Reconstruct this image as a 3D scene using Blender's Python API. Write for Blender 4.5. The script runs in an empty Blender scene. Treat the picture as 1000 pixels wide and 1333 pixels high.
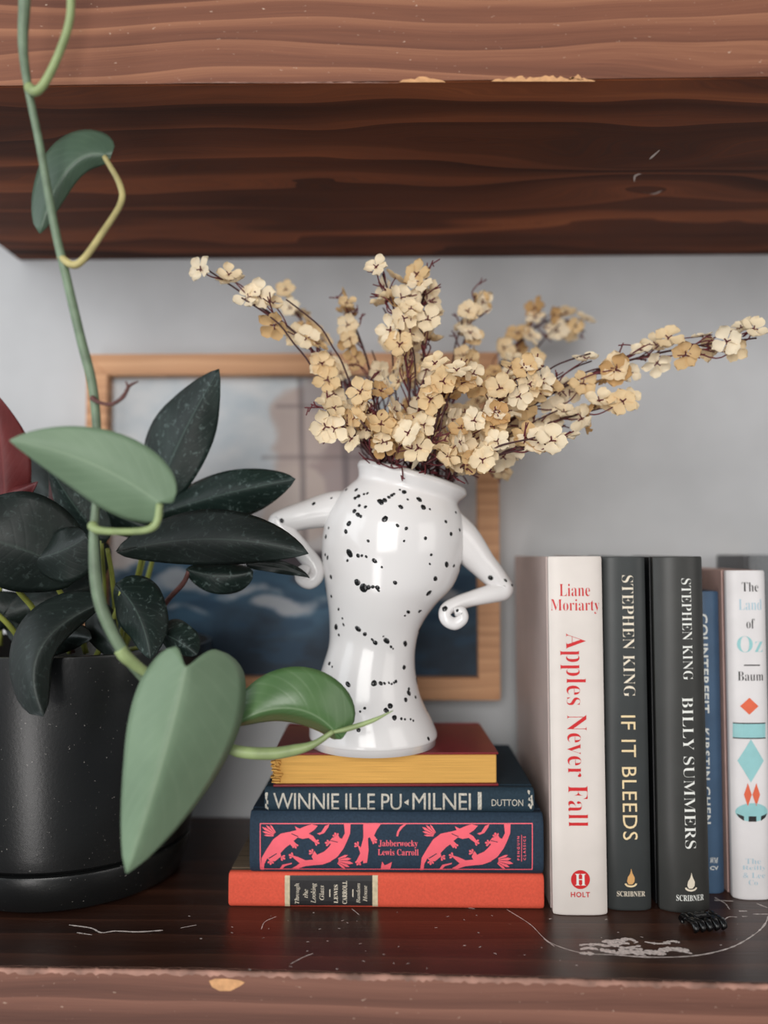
import bpy, bmesh, math, random
from mathutils import Vector, Matrix
from mathutils.bvhtree import BVHTree
from mathutils.geometry import tessellate_polygon

scene = bpy.context.scene
C = scene.collection
R = math.radians
# ------------------------------------------------------------------ camera
F = 1070.0                                   # focal length in pixels of the 1000x1333 frame
CAM = Vector((0, 0, 0.2425))
cam = bpy.data.cameras.new('camera')
cam.lens = F / 1333 * 36
cam.sensor_width = 36
cam.clip_start = 0.01
cam.dof.use_dof = True
cam.dof.focus_distance = 0.535
cam.dof.aperture_fstop = 2.4
camo = bpy.data.objects.new('camera', cam)
camo.location = CAM
camo.rotation_euler = (R(90 + 2.89), 0, R(1.18))
C.objects.link(camo)
scene.camera = camo
CR = camo.rotation_euler.to_matrix()

def P(px, py, Y):
    """world point on the plane y = Y seen at a photo pixel"""
    d = CR @ Vector(((px - 500) / F, (666.5 - py) / F, -1))
    return CAM + d * (Y / d.y)
def PZ(px, py, z):
    d = CR @ Vector(((px - 500) / F, (666.5 - py) / F, -1))
    return CAM + d * ((z - CAM.z) / d.z)

def proj(p):
    q = CR.transposed() @ (Vector(p) - CAM); return (500 + F * q.x / -q.z, 666.5 - F * q.y / -q.z)

# ------------------------------------------------------------------ world, lights, exposure
w = bpy.data.worlds.new('world'); scene.world = w; w.use_nodes = True
w.node_tree.nodes['Background'].inputs[0].default_value = (0.88, 0.94, 1.0, 1)
w.node_tree.nodes['Background'].inputs[1].default_value = 0.19
def area(name, loc, target, sx, sy, energy, col):
    l = bpy.data.lights.new(name, 'AREA'); l.shape = 'RECTANGLE'; l.size = sx; l.size_y = sy
    l.energy = energy; l.color = col
    o = bpy.data.objects.new(name, l); o.location = loc
    o.rotation_euler = (Vector(target) - Vector(loc)).to_track_quat('-Z', 'Y').to_euler()
    C.objects.link(o)
area('window_daylight_left', (-2.1, -0.4, 0.8), (0, 0.65, 0.25), 1.6, 1.8, 27, (0.90, 0.96, 1.0))
area('window_daylight_front', (-0.35, -1.9, 0.75), (0, 0.6, 0.2), 1.3, 1.4, 50, (1.0, 0.98, 0.95))
area('pot_highlight_fill', (-0.85, -1.6, -0.75), (0, 0.6, 0.1), 0.55, 1.2, 15, (1.0, 0.96, 0.94))  # low unseen panel added to put a highlight on the black pot
area('window_daylight_right', (1.9, -1.0, 0.6), (0, 0.6, 0.25), 1.2, 1.4, 13, (1.0, 0.96, 0.92))
vs = scene.view_settings
vs.view_transform = 'Standard'; vs.look = 'None'; vs.exposure = -0.17; vs.gamma = 1.0; vs.use_curve_mapping = False

# ------------------------------------------------------------------ helpers
def srgb(r, g, b):
    f = lambda c: (c / 255 / 12.92) if c / 255 <= 0.04045 else ((c / 255 + 0.055) / 1.055) ** 2.4
    return (f(r), f(g), f(b), 1)

class NT:
    """small wrapper that writes shader math as calls"""
    def __init__(s, name):
        s.m = bpy.data.materials.new(name); s.m.use_nodes = True
        s.t = s.m.node_tree; s.b = s.t.nodes['Principled BSDF']
    def put(s, sock, v):
        if isinstance(v, bpy.types.NodeSocket): s.t.links.new(v, sock)
        else: sock.default_value = v
    def m_(s, op, a, b=0.0, c=0.0):
        n = s.t.nodes.new('ShaderNodeMath'); n.operation = op
        s.put(n.inputs[0], a); s.put(n.inputs[1], b); s.put(n.inputs[2], c)
        return n.outputs[0]
    def coord(s, kind='Object'):
        n = s.t.nodes.new('ShaderNodeTexCoord'); return n.outputs[kind]
    def sep(s, v):
        n = s.t.nodes.new('ShaderNodeSeparateXYZ'); s.put(n.inputs[0], v); return n.outputs
    def comb(s, x, y, z=0.0):
        n = s.t.nodes.new('ShaderNodeCombineXYZ'); s.put(n.inputs[0], x); s.put(n.inputs[1], y); s.put(n.inputs[2], z); return n.outputs[0]
    def noise(s, v, scale, detail=2, rough=0.5, dist=0.0):
        n = s.t.nodes.new('ShaderNodeTexNoise'); s.put(n.inputs['Vector'], v)
        n.inputs['Scale'].default_value = scale; n.inputs['Detail'].default_value = detail
        n.inputs['Roughness'].default_value = rough; n.inputs['Distortion'].default_value = dist
        return n.outputs['Fac']
    def ramp(s, f, stops, interp='LINEAR'):
        n = s.t.nodes.new('ShaderNodeValToRGB'); s.put(n.inputs[0], f); e = n.color_ramp.elements
        n.color_ramp.interpolation = interp
        while len(e) < len(stops): e.new(0.5)
        for el, (p, c) in zip(e, stops): el.position = p; el.color = c if len(c) == 4 else (*c, 1)
        return n.outputs[0]
    def val(s, f, a, b):
        n = s.t.nodes.new('ShaderNodeMapRange'); s.put(n.inputs[0], f); n.inputs[1].default_value = a; n.inputs[2].default_value = b
        return n.outputs[0]
    def mix(s, f, a, b, mode='MIX'):
        n = s.t.nodes.new('ShaderNodeMix'); n.data_type = 'RGBA'; n.blend_type = mode
        s.put(n.inputs[0], f); s.put(n.inputs[6], a); s.put(n.inputs[7], b); return n.outputs[2]
    def bump(s, h, strength=0.2, dist=0.001):
        n = s.t.nodes.new('ShaderNodeBump'); n.inputs['Strength'].default_value = strength
        n.inputs['Distance'].default_value = dist; s.put(n.inputs['Height'], h)
        s.t.links.new(n.outputs[0], s.b.inputs['Normal'])
    def done(s, col, rough=0.5, spec=0.5, **kw):
        s.put(s.b.inputs['Base Color'], col); s.put(s.b.inputs['Roughness'], rough)
        s.b.inputs['Specular IOR Level'].default_value = spec
        for k, v in kw.items(): s.put(s.b.inputs[k.replace('_', ' ')], v)
        return s.m

def mat_plain(name, rgb, rough=0.5, vary=0.12, scale=120, spec=0.4, bump=0.0, **kw):
    n = NT(name); f = n.noise(n.coord(), scale, 3)
    c = srgb(*rgb)
    lo = tuple(max(0, x * (1 - vary)) for x in c[:3]); hi = tuple(min(1, x * (1 + vary)) for x in c[:3])
    if bump: n.bump(f, bump, 0.0005)
    return n.done(n.ramp(f, [(0.3, lo), (0.7, hi)]), rough, spec, **kw)

def mat_wood(name, cols, ax, knots=(), rough=0.5, spec=0.4, band=26, warp=0.012, fleck=0.0, seed=0.0, broad=0.5):
    n = NT(name); co = n.sep(n.coord()); x = co[0]; v = co[ax]
    x = n.m_('ADD', x, seed)
    for (kx, kv, a, b, amp) in knots:
        dx = n.m_('DIVIDE', n.m_('SUBTRACT', x, kx + seed), a); dv = n.m_('DIVIDE', n.m_('SUBTRACT', v, kv), b)
        r2 = n.m_('ADD', n.m_('MULTIPLY', dx, dx), n.m_('MULTIPLY', dv, dv))
        g = n.m_('EXPONENT', n.m_('MULTIPLY', r2, -1.0))
        v = n.m_('ADD', v, n.m_('MULTIPLY', n.m_('MULTIPLY', g, dv), amp))
    wv = n.noise(n.comb(n.m_('MULTIPLY', x, 3.2), n.m_('MULTIPLY', v, 16.0), seed), 1.0, 2)
    v2 = n.m_('ADD', v, n.m_('MULTIPLY', n.m_('SUBTRACT', wv, 0.5), warp * 2))
    bands = n.noise(n.comb(n.m_('MULTIPLY', x, 0.9), n.m_('MULTIPLY', v2, band * 4.0), seed), 1.0, 2.5, 0.45)
    rings = n.m_('FRACT', n.m_('MULTIPLY', v2, band * 2.2))
    rings = n.m_('POWER', rings, 2.2)
    wide = n.noise(n.comb(n.m_('MULTIPLY', x, 1.6), n.m_('MULTIPLY', v2, 14.0), seed + 3), 1.0, 2)
    fine = n.noise(n.comb(n.m_('MULTIPLY', x, 22.0), n.m_('MULTIPLY', v2, 1300.0), seed), 1.0, 3)
    f = n.m_('ADD', n.m_('MULTIPLY', bands, 0.55), n.m_('MULTIPLY', rings, 0.25))
    f = n.m_('ADD', f, n.m_('MULTIPLY', n.m_('SUBTRACT', wide, 0.5), broad))
    f = n.m_('ADD', f, n.m_('MULTIPLY', n.m_('SUBTRACT', fine, 0.5), 0.26))
    col = n.ramp(f, [(0.12, srgb(*cols[0])), (0.38, srgb(*cols[1])), (0.62, srgb(*cols[2])), (0.88, srgb(*cols[3]))])
    if fleck:
        fl = n.noise(n.comb(n.m_('MULTIPLY', co[0], 1.0), n.m_('MULTIPLY', co[1], 2.2), n.m_('MULTIPLY', co[2], 2.2)), 260, 2, 0.6)
        fm = n.val(fl, 0.715, 0.77)
        col = n.mix(n.m_('MULTIPLY', fm, fleck), col, srgb(205, 180, 160))
    n.bump(n.m_('ADD', fine, bands), 0.25, 0.0006)
    return n.done(col, n.m_('ADD', n.m_('MULTIPLY', fine, 0.25), rough - 0.12), spec)

def mk(name, verts, faces, mat, parent=None, smooth=False, midx=None):
    me = bpy.data.meshes.new(name); me.from_pydata([tuple(v) for v in verts], [], faces)
    for m in (mat if isinstance(mat, (list, tuple)) else [mat]): me.materials.append(m)
    if midx: me.polygons.foreach_set('material_index', midx)
    if smooth: me.polygons.foreach_set('use_smooth', [True] * len(me.polygons))
    me.update()
    o = bpy.data.objects.new(name, me); C.objects.link(o)
    if parent: o.parent = parent
    return o
def from_bm(name, bm, mat, parent=None, smooth=False):
    bmesh.ops.recalc_face_normals(bm, faces=bm.faces)
    me = bpy.data.meshes.new(name); bm.to_mesh(me); bm.free()
    for m in (mat if isinstance(mat, (list, tuple)) else [mat]): me.materials.append(m)
    if smooth: me.polygons.foreach_set('use_smooth', [True] * len(me.polygons))
    o = bpy.data.objects.new(name, me); C.objects.link(o)
    if parent: o.parent = parent
    return o
def bm_box(bm, lo, hi, bev=0.0, seg=2):
    r = bmesh.ops.create_cube(bm, size=1.0)
    for v in r['verts']:
        v.co = Vector([lo[i] + (v.co[i] + 0.5) * (hi[i] - lo[i]) for i in range(3)])
    if bev:
        es = {e for v in r['verts'] for e in v.link_edges}
        bmesh.ops.bevel(bm, geom=list(es), offset=bev, segments=seg, affect='EDGES', profile=0.5)
def tag(o, label, cat=None, group=None, kind=None):
    o['label'] = label
    if cat: o['category'] = cat
    if group: o['group'] = group
    if kind: o['kind'] = kind
    return o
def empty(name, loc=(0, 0, 0), rot=(0, 0, 0)):
    o = bpy.data.objects.new(name, None); o.empty_display_size = 0.02
    o.location = loc; o.rotation_euler = rot; C.objects.link(o); return o
def W2L(root):
    """world -> local matrix of an unparented empty"""
    return (Matrix.Translation(root.location) @ root.rotation_euler.to_matrix().to_4x4()).inverted()

def catmull(pts, n=6):
    pts = [Vector(p) for p in pts]
    if len(pts) < 3: return [pts[0].lerp(pts[-1], i / n) for i in range(n + 1)]
    e = [pts[0] * 2 - pts[1]] + pts + [pts[-1] * 2 - pts[-2]]
    out = []
    for i in range(1, len(e) - 2):
        p0, p1, p2, p3 = e[i - 1:i + 3]
        for k in range(n):
            t = k / n
            out.append(0.5 * ((2 * p1) + (p2 - p0) * t + (2 * p0 - 5 * p1 + 4 * p2 - p3) * t * t + (3 * p1 - p0 - 3 * p2 + p3) * t ** 3))
    out.append(pts[-1]); return out
def tube_data(path, radii, ring=8, cap=True):
    vs_, fs = [], []
    n = len(path); up = None
    for i, p in enumerate(path):
        t = (path[min(i + 1, n - 1)] - path[max(i - 1, 0)]).normalized()
        if up is None:
            up = t.orthogonal().normalized()
        up = (up - t * up.dot(t))
        up = up.normalized() if up.length > 1e-6 else t.orthogonal().normalized()
        b = t.cross(up)
        for k in range(ring):
            a = 2 * math.pi * k / ring
            vs_.append(p + (up * math.cos(a) + b * math.sin(a)) * radii[i])
    for i in range(n - 1):
        for k in range(ring):
            k2 = (k + 1) % ring
            fs.append((i * ring + k, i * ring + k2, (i + 1) * ring + k2, (i + 1) * ring + k))
    if cap:
        fs.append(tuple(range(ring - 1, -1, -1))); fs.append(tuple((n - 1) * ring + k for k in range(ring)))
    return vs_, fs
def sample_list(vals, n):
    if not isinstance(vals, (list, tuple)): return [vals] * n
    out = []
    for i in range(n):
        f = i / (n - 1) * (len(vals) - 1); k = min(int(f), len(vals) - 2); out.append(vals[k] + (vals[k + 1] - vals[k]) * (f - k))
    return out
def tube(name, parent, mat, pts, r, ring=8, sub=6, inv=None):
    """tube through world points"""
    path = catmull(pts, sub)
    v, f = tube_data(path, sample_list(r, len(path)), ring)
    if inv: v = [inv @ q for q in v]
    return mk(name, v, f, mat, parent, True)

# ------------------------------------------------------------------ materials
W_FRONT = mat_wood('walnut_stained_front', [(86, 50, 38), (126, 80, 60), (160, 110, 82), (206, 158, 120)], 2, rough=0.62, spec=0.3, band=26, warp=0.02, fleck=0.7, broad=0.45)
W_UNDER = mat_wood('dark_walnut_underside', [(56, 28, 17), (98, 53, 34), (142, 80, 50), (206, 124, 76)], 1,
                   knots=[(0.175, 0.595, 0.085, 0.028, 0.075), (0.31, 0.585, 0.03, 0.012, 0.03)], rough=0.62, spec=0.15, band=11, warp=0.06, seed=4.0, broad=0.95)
W_TOP = mat_wood('dark_walnut_top', [(36, 20, 15), (60, 36, 27), (82, 50, 37), (116, 74, 54)], 1, rough=0.34, spec=0.5, band=18, warp=0.012, fleck=0.25, seed=9.0, broad=0.5)
W_LFRONT = mat_wood('worn_walnut_front', [(84, 54, 45), (116, 78, 65), (138, 96, 80), (178, 132, 106)], 2, rough=0.62, spec=0.3, band=24, warp=0.012, fleck=0.5, seed=14.0, broad=0.4)
W_EDGE = mat_plain('worn_edge', (150, 112, 98), 0.6, 0.5, 60)
SCUFF = mat_plain('white_scuff', (214, 202, 196), 0.7, 0.25, 500)
TAN = mat_plain('bare_wood_chip', (200, 150, 105), 0.7, 0.15, 300)

n = NT('grey_plaster'); a = n.noise(n.coord(), 5, 4, 0.6); b = n.noise(n.coord(), 90, 3)
n.bump(b, 0.15, 0.001)
PLASTER = n.done(n.ramp(a, [(0.3, srgb(178, 179, 181)), (0.7, srgb(198, 199, 201))]), 0.8, 0.2)

# ------------------------------------------------------------------ setting: wall
YW = 0.768
bm = bmesh.new(); bm_box(bm, (-1.6, YW, -0.9), (1.9, YW + 0.05, 1.9))
wall = from_bm('wall_back', bm, PLASTER); tag(wall, 'smooth light grey plaster wall behind the shelves', kind='structure')

# ------------------------------------------------------------------ shelves
def extrude_profile(prof, xs, ys_fn=None):
    """prof: list of (y,z); swept along x with per-x y offset for the front points"""
    v, f = [], []
    n = len(prof)
    for x in xs:
        for (y, z, fr) in prof:
            v.append((x, y + (ys_fn(x) if ys_fn and fr else 0), z))
    for i in range(len(xs) - 1):
        for k in range(n):
            k2 = (k + 1) % n
            f.append((i * n + k, i * n + k2, (i + 1) * n + k2, (i + 1) * n + k))
    f.append(tuple(range(n - 1, -1, -1))); f.append(tuple((len(xs) - 1) * n + k for k in range(n)))
    return v, f
ZU = P(500, 107, 0.476).z
XL = P(22, 336, 0.762).x
YF = 0.476
up = tag(empty('wooden_shelf', (0, 0, 0)), 'upper thick brown wooden shelf with grainy front and dark underside', 'shelf', 'wooden wall shelves')
xs = [XL + i * (1.3 - XL) / 24 for i in range(25)]
def shelf_piece(name, prof, xs, mat, parent, fn=None, bevel=0.0012):
    v, f = extrude_profile(prof, xs, fn)
    bm = bmesh.new(); vv = [bm.verts.new(q) for q in v]
    for q in f: bm.faces.new([vv[i] for i in q])
    bmesh.ops.recalc_face_normals(bm, faces=bm.faces)
    if bevel:
        es = [e for e in bm.edges if len(e.link_faces) == 2 and e.calc_face_angle(0) > 0.3]
        bmesh.ops.bevel(bm, geom=es, offset=bevel, segments=2, affect='EDGES', profile=0.6)
    return from_bm(name, bm, mat, parent)
T = 0.020; H = 0.092
g = 0.0003
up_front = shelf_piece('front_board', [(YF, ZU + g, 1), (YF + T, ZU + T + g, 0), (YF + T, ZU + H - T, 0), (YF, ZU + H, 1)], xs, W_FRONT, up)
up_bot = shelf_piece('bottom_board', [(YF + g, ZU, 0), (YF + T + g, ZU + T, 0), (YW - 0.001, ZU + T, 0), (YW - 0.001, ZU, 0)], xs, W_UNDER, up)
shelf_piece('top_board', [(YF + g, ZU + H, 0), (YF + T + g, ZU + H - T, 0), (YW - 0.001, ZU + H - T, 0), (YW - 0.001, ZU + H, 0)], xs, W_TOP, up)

lo = tag(empty('wooden_shelf', (0, 0, 0)), 'lower dark wooden shelf with white scuffs carrying the books and plant pot', 'shelf', 'wooden wall shelves')
y_l = PZ(0, 1256, 0).y; x_l = PZ(0, 1256, 0).x; y_r = PZ(1000, 1281, 0).y; x_r = PZ(1000, 1281, 0).x
def front_y(x): return y_l + (y_r - y_l) * (x - x_l) / (x_r - x_l)
def front_off(x): return max(-0.035, min(0.02, front_y(x) - 0.47))
xs2 = [-0.42 + i * 1.72 / 40 for i in range(41)]
HB = 0.10
lo_front = shelf_piece('front_board', [(0.47, -g, 1), (0.47 + T, -T - g, 1), (0.47 + T, -HB + T, 1), (0.47, -HB, 1)], xs2, W_LFRONT, lo, front_off, 0.0016)
lo_top = shelf_piece('top_board', [(0.47 + g, 0, 1), (0.47 + T + g, -T, 1), (YW - 0.001, -T, 0), (YW - 0.001, 0, 0)], xs2, W_TOP, lo, front_off, 0.0010)
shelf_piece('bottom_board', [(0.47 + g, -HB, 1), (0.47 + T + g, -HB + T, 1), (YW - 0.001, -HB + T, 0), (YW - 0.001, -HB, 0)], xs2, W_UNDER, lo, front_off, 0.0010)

# scratches: thin ragged flakes lying on the top board
rng = random.Random(5)
def ribbon_on_shelf(name, pts, wid, z=0.00008, mat=None, parent=None):
    path = catmull([PZ(x, y, 0) for x, y in pts], 8); v, f = [], []
    for i, p in enumerate(path):
        t = (path[min(i + 1, len(path) - 1)] - path[max(i - 1, 0)]).normalized(); s = Vector((-t.y, t.x, 0))
        ww = wid * rng.uniform(0.25, 1.0) * (0.3 if i in (0, len(path) - 1) else 1)
        for q in (p - s * ww, p + s * ww):
            v.append((q.x, q.y, 0.00001)); v.append((q.x, q.y, z))
    for i in range(len(path) - 1):
        a, b = 4 * i, 4 * i + 4
        f += [(a + 1, a + 3, b + 3, b + 1), (a, a + 1, b + 1, b), (a + 2, b + 2, b + 3, a + 3)]
    return mk(name, v, f, mat or SCUFF, parent or lo_top)
for pts, wd in [
    ([(660, 1184), (690, 1203), (715, 1226), (755, 1240), (800, 1243)], 0.0003),
    ([(800, 1243), (850, 1246), (905, 1244), (950, 1234), (980, 1218), (996, 1203), (1003, 1185)], 0.0007),
    ([(935, 1205), (948, 1194), (960, 1194)], 0.0005), ([(930, 1168), (944, 1176), (950, 1184)], 0.0005),
    ([(930, 1172), (955, 1173)], 0.0006), ([(962, 1186), (973, 1186)], 0.001), ([(966, 1193), (973, 1193)], 0.0005),
    ([(90, 1204), (118, 1208), (132, 1214), (150, 1212), (180, 1213), (212, 1211)], 0.0007), ([(100, 1214), (120, 1217)], 0.0005),
    ([(235, 1208), (256, 1204)], 0.0003), ([(458, 1183), (468, 1191)], 0.0005), ([(606, 1181), (618, 1183)], 0.0005),
    ([(708, 1222), (722, 1232)], 0.0005), ([(340, 1210), (345, 1200), (360, 1193)], 0.0003), ([(378, 1255), (395, 1246), (408, 1241)], 0.0003),
    ([(985, 1176), (1000, 1182)], 0.0007), ([(980, 1190), (1000, 1190)], 0.0006),
]: ribbon_on_shelf('scratch', pts, wd)
for k in range(26):                                        # the broad white scrape
    u = rng.random(); x0 = 748 + u * 120; y0 = 1232 + rng.uniform(-8, 9) + (2 if u > .5 else 0)
    ln = rng.uniform(18, 52); x1 = min(906, x0 + ln)
    ribbon_on_shelf('scuff_mark', [(x0, y0), ((x0 + x1) / 2, y0 + rng.uniform(-3, 3)), (x1, y0 + rng.uniform(-2, 4))], rng.uniform(0.0010, 0.0026), 0.00008 + k * 0.000002)
for k in range(60):                                        # fine dust flecks
    x0 = rng.uniform(240, 1000); y0 = rng.uniform(1188, 1262); ln = rng.uniform(1.0, 4)
    ribbon_on_shelf('dust_fleck', [(x0, y0), (x0 + ln, y0 + rng.uniform(-1, 1))], rng.uniform(0.00015, 0.0004))
# worn pale line along the front edge of the lower shelf
v, f = [], []
NX = 260
for i in range(NX + 1):
    x = x_l - 0.05 + i * (x_r - x_l + 0.12) / NX; y = 0.47 + front_off(x); a_ = rng.uniform(0.0, 0.0016); b_ = rng.uniform(0.0002, 0.0022)
    v += [(x, y + 0.0011 + a_, 0.00006), (x, y - 0.0001, -0.0010), (x, y - 0.0002, -0.0018 - b_)]
for i in range(NX):
    f += [(3 * i, 3 * i + 1, 3 * i + 4, 3 * i + 3), (3 * i + 1, 3 * i + 2, 3 * i + 5, 3 * i + 4)]
mk('worn_edge', v, f, W_EDGE, lo_front)
# bare chip on the front board
pts = [(272, 1277), (280, 1274), (296, 1274), (312, 1276), (319, 1279), (312, 1284), (300, 1290), (286, 1290), (276, 1285)]
v = []
for px, py in pts:
    q = P(px, py, 0.47); q = P(px, py, 0.47 + front_off(q.x) - 0.0002); v.append(q)
mk('bare_chip', v, [tuple(range(len(v)))], TAN, lo_front)
# chips along the lower edge of the upper front board
for xa, xb, ya, hh in [(520, 580, 107, 9), (640, 775, 106, 9), (740, 760, 104, 8), (225, 365, 108, 1.6), (365, 520, 108, 2.0)]:
    top, bot = [], []
    m = max(8, int((xb - xa) / 5))
    for i in range(m + 1):
        x = xa + (xb - xa) * i / m; e = math.sin(math.pi * i / m) ** 0.5
        top.append(P(x, ya - max(0.4, hh * rng.uniform(0.25, 1) * e), YF - 0.0002)); bot.append(P(x, ya, YF - 0.0002))
    v = top + bot
    mk('chipped_edge', v, [(i, i + 1, m + 2 + i, m + 1 + i) for i in range(m)], TAN if hh > 3 else W_EDGE, up_front)
# gouges near the knot on the underside
for pts in ([(846, 207), (850, 203), (859, 195)], [(826, 236), (827, 229), (833, 226), (838, 227)], [(835, 249), (850, 252), (862, 248)]):
    path = catmull([PZ(x, y, ZU) for x, y in pts], 5); v, f = [], []
    for i, p in enumerate(path):
        wv = 0.0007 * math.sin(math.pi * (i + 0.5) / len(path)) + 0.0002
        v += [(p.x - wv, p.y, ZU - 0.0001), (p.x + wv, p.y + wv, ZU - 0.0001)]
    mk('gouge', v, [(2 * i, 2 * i + 1, 2 * i + 3, 2 * i + 2) for i in range(len(path) - 1)], SCUFF, up_bot)

# ------------------------------------------------------------------ framed picture on the wall
FR_L, FR_R, FR_T, FR_B, YFR = 113, 652, 461, 912, 0.742
OAK = mat_wood('light_oak_frame', [(164, 116, 80), (192, 142, 102), (208, 160, 120), (222, 178, 138)], 2, rough=0.5, band=40, seed=21.0, broad=0.2)
tl = P(FR_L, FR_T, YFR); br = P(FR_R, FR_B, YFR)
pic = tag(empty('framed_picture', ((tl.x + br.x) / 2, YW - 0.0005, br.z)), 'ship at sea painting in thin light oak frame hanging behind the vase', 'picture')
hw = (br.x - tl.x) / 2; hh = tl.z - br.z; bw = 0.0195; dep = YW - YFR - 0.0005
def rail(p0, p1, q0, q1):
    """mitred bar: outer corners p0,p1 and inner corners q0,q1 in (x,z)"""
    vv = []
    for y, inset in ((0, 0), (-dep, 0.0)):
        vv += [(p0[0], y, p0[1]), (p1[0], y, p1[1]), (q1[0], y, q1[1]), (q0[0], y, q0[1])]
    fs = [(0, 1, 2, 3), (7, 6, 5, 4), (0, 4, 5, 1), (1, 5, 6, 2), (2, 6, 7, 3), (3, 7, 4, 0)]
    bm = bmesh.new(); q = [bm.verts.new(x) for x in vv]
    for ff in fs: bm.faces.new([q[i] for i in ff])
    bmesh.ops.recalc_face_normals(bm, faces=bm.faces)
    bmesh.ops.bevel(bm, geom=list(bm.edges), offset=0.0008, segments=2, affect='EDGES')
    return from_bm('frame_rail', bm, OAK, pic)
o_ = [(-hw, 0), (hw, 0), (hw, hh), (-hw, hh)]; i_ = [(-hw + bw, bw), (hw - bw, bw), (hw - bw, hh - bw), (-hw + bw, hh - bw)]
for k in range(4): rail(o_[k], o_[(k + 1) % 4], i_[k], i_[(k + 1) % 4])
# painted canvas: colours worked out per vertex
def lerp3(a, b, t): t = max(0, min(1, t)); return tuple(a[i] + (b[i] - a[i]) * t for i in range(3))
def sm(a, b, x): t = max(0, min(1, (x - a) / (b - a))); return t * t * (3 - 2 * t)
from mathutils import noise as mn
def paint(px, py):
    nz = mn.fractal(Vector((px * .02, py * .03, 1.3)), 1.0, 2.0, 4)
    c = lerp3((176, 184, 190), (196, 198, 200), 0.5 + nz)
    c = lerp3(c, (186, 176, 172), sm(560, 720, py) * 0.8)
    # sails
    for cx, cy, rx, ry, col in ((400, 560, 48, 62, (176, 156, 148)), (432, 500, 40, 40, (158, 150, 150)), (470, 640, 62, 75, (150, 132, 130)), (385, 660, 45, 50, (182, 166, 158)), (545, 620, 60, 90, (158, 148, 150)), (590, 560, 40, 60, (176, 172, 172))):
        d = ((px - cx) / rx) ** 2 + ((py - cy) / ry) ** 4
        c = lerp3(c, col, (1 - sm(0.7, 1.2, d + nz * .5)) * 0.85)
    for x0, w_ in ((395, 2.5), (452, 3), (560, 3)): c = lerp3(c, (70, 62, 66), (1 - sm(w_, w_ + 3, abs(px - x0 - (py - 600) * .03))) * (py > 475) * (py < 745) * .4)
    for y0, xa, xb in ((528, 360, 470), (596, 340, 500), (664, 380, 520), (560, 520, 620)): c = lerp3(c, (92, 82, 84), (1 - sm(1.5, 4, abs(py - y0))) * (xa < px < xb) * .35)
    # hull
    d = ((px - 470) / 140) ** 2 + ((py - 752) / 34) ** 2
    c = lerp3(c, (70, 62, 66), 1 - sm(0.7, 1.2, d + nz * .4))
    # sea
    hz = 738 + 14 * math.sin(px * .021) + 10 * math.sin(px * .047 + 1) + nz * 16
    sea = lerp3((62, 92, 114), (34, 48, 62), sm(760, 880, py) + nz * .5)
    sea = lerp3(sea, (40, 66, 88), sm(.1, .4, mn.fractal(Vector((px * .012, py * .05, 7)), 1, 2, 4)) * .8)
    c = lerp3(c, sea, sm(-6, 8, py - hz))
    for fx, fy, rx, ry in ((225, 765, 55, 16), (390, 792, 60, 13), (320, 775, 45, 8), (560, 775, 50, 12), (250, 800, 30, 6), (470, 800, 50, 7)):
        d = ((px - fx) / rx) ** 2 + ((py - fy + 8 * math.sin(px * .06)) / ry) ** 2
        c = lerp3(c, (190, 186, 186), (1 - sm(0.2, 1.1, d - nz * .9)) * .75)
    return c
NXc, NZc = 180, 150
v, f, cols = [], [], []
inv = W2L(pic)
cw0, cw1, cz0, cz1 = -hw + bw - 0.002, hw - bw + 0.002, bw - 0.002, hh - bw + 0.002
for j in range(NZc + 1):
    for i in range(NXc + 1):
        x = cw0 + (cw1 - cw0) * i / NXc; z = cz0 + (cz1 - cz0) * j / NZc
        v.append((x, -dep * 0.45, z))
        cols.append(paint(FR_L + (x + hw) / (2 * hw) * (FR_R - FR_L), FR_B - z / hh * (FR_B - FR_T)))
for j in range(NZc):
    for i in range(NXc):
        a = j * (NXc + 1) + i; f.append((a, a + 1, a + NXc + 2, a + NXc + 1))
n = NT('sea_painting'); at = n.t.nodes.new('ShaderNodeAttribute'); at.attribute_name = 'paint'
n.bump(n.noise(n.coord(), 900, 2), 0.2, 0.0004)
PAINT = n.done(at.outputs['Color'], 0.55, 0.3)
cv = mk('canvas', v, f, PAINT, pic)
ca = cv.data.color_attributes.new('paint', 'FLOAT_COLOR', 'POINT')
for i, c in enumerate(cols): ca.data[i].color = srgb(*c)
bm = bmesh.new(); bm_box(bm, (-hw + 0.004, -dep * 0.4, 0.004), (hw - 0.004, -0.001, hh - 0.004)); from_bm('backing_board', bm, OAK, pic)

# ------------------------------------------------------------------ lettering
def serif(s, off_up=0x1D400, off_lo=0x1D41A):
    return ''.join(chr(off_up + ord(c) - 65) if 'A' <= c <= 'Z' else chr(off_lo + ord(c) - 97) if 'a' <= c <= 'z' else c for c in s)
def italic(s): return ''.join('\u210e' if c == 'h' else serif(c, 0x1D434, 0x1D44E) for c in s)
STY = {'serif': (serif, -0.0135), 'serifbold': (serif, 0.0), 'sans': (str, 0.0), 'sansbold': (str, 0.022), 'sansthin': (str, 0.0), 'italic': (italic, 0.004)}
def glyphs(body, style, spacing=1.0):
    fn, off = STY[style]
    cu = bpy.data.curves.new('lettering', 'FONT'); cu.body = fn(body); cu.offset = off; cu.resolution_u = 3; cu.space_character = spacing
    o = bpy.data.objects.new('lettering', cu); C.objects.link(o)
    dg = bpy.context.evaluated_depsgraph_get()
    me = bpy.data.meshes.new_from_object(o.evaluated_get(dg))
    v = [(q.co.x, q.co.y) for q in me.vertices]; f = [tuple(p.vertices) for p in me.polygons]
    bpy.data.objects.remove(o); bpy.data.curves.remove(cu); bpy.data.meshes.remove(me)
    return v, f

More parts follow.
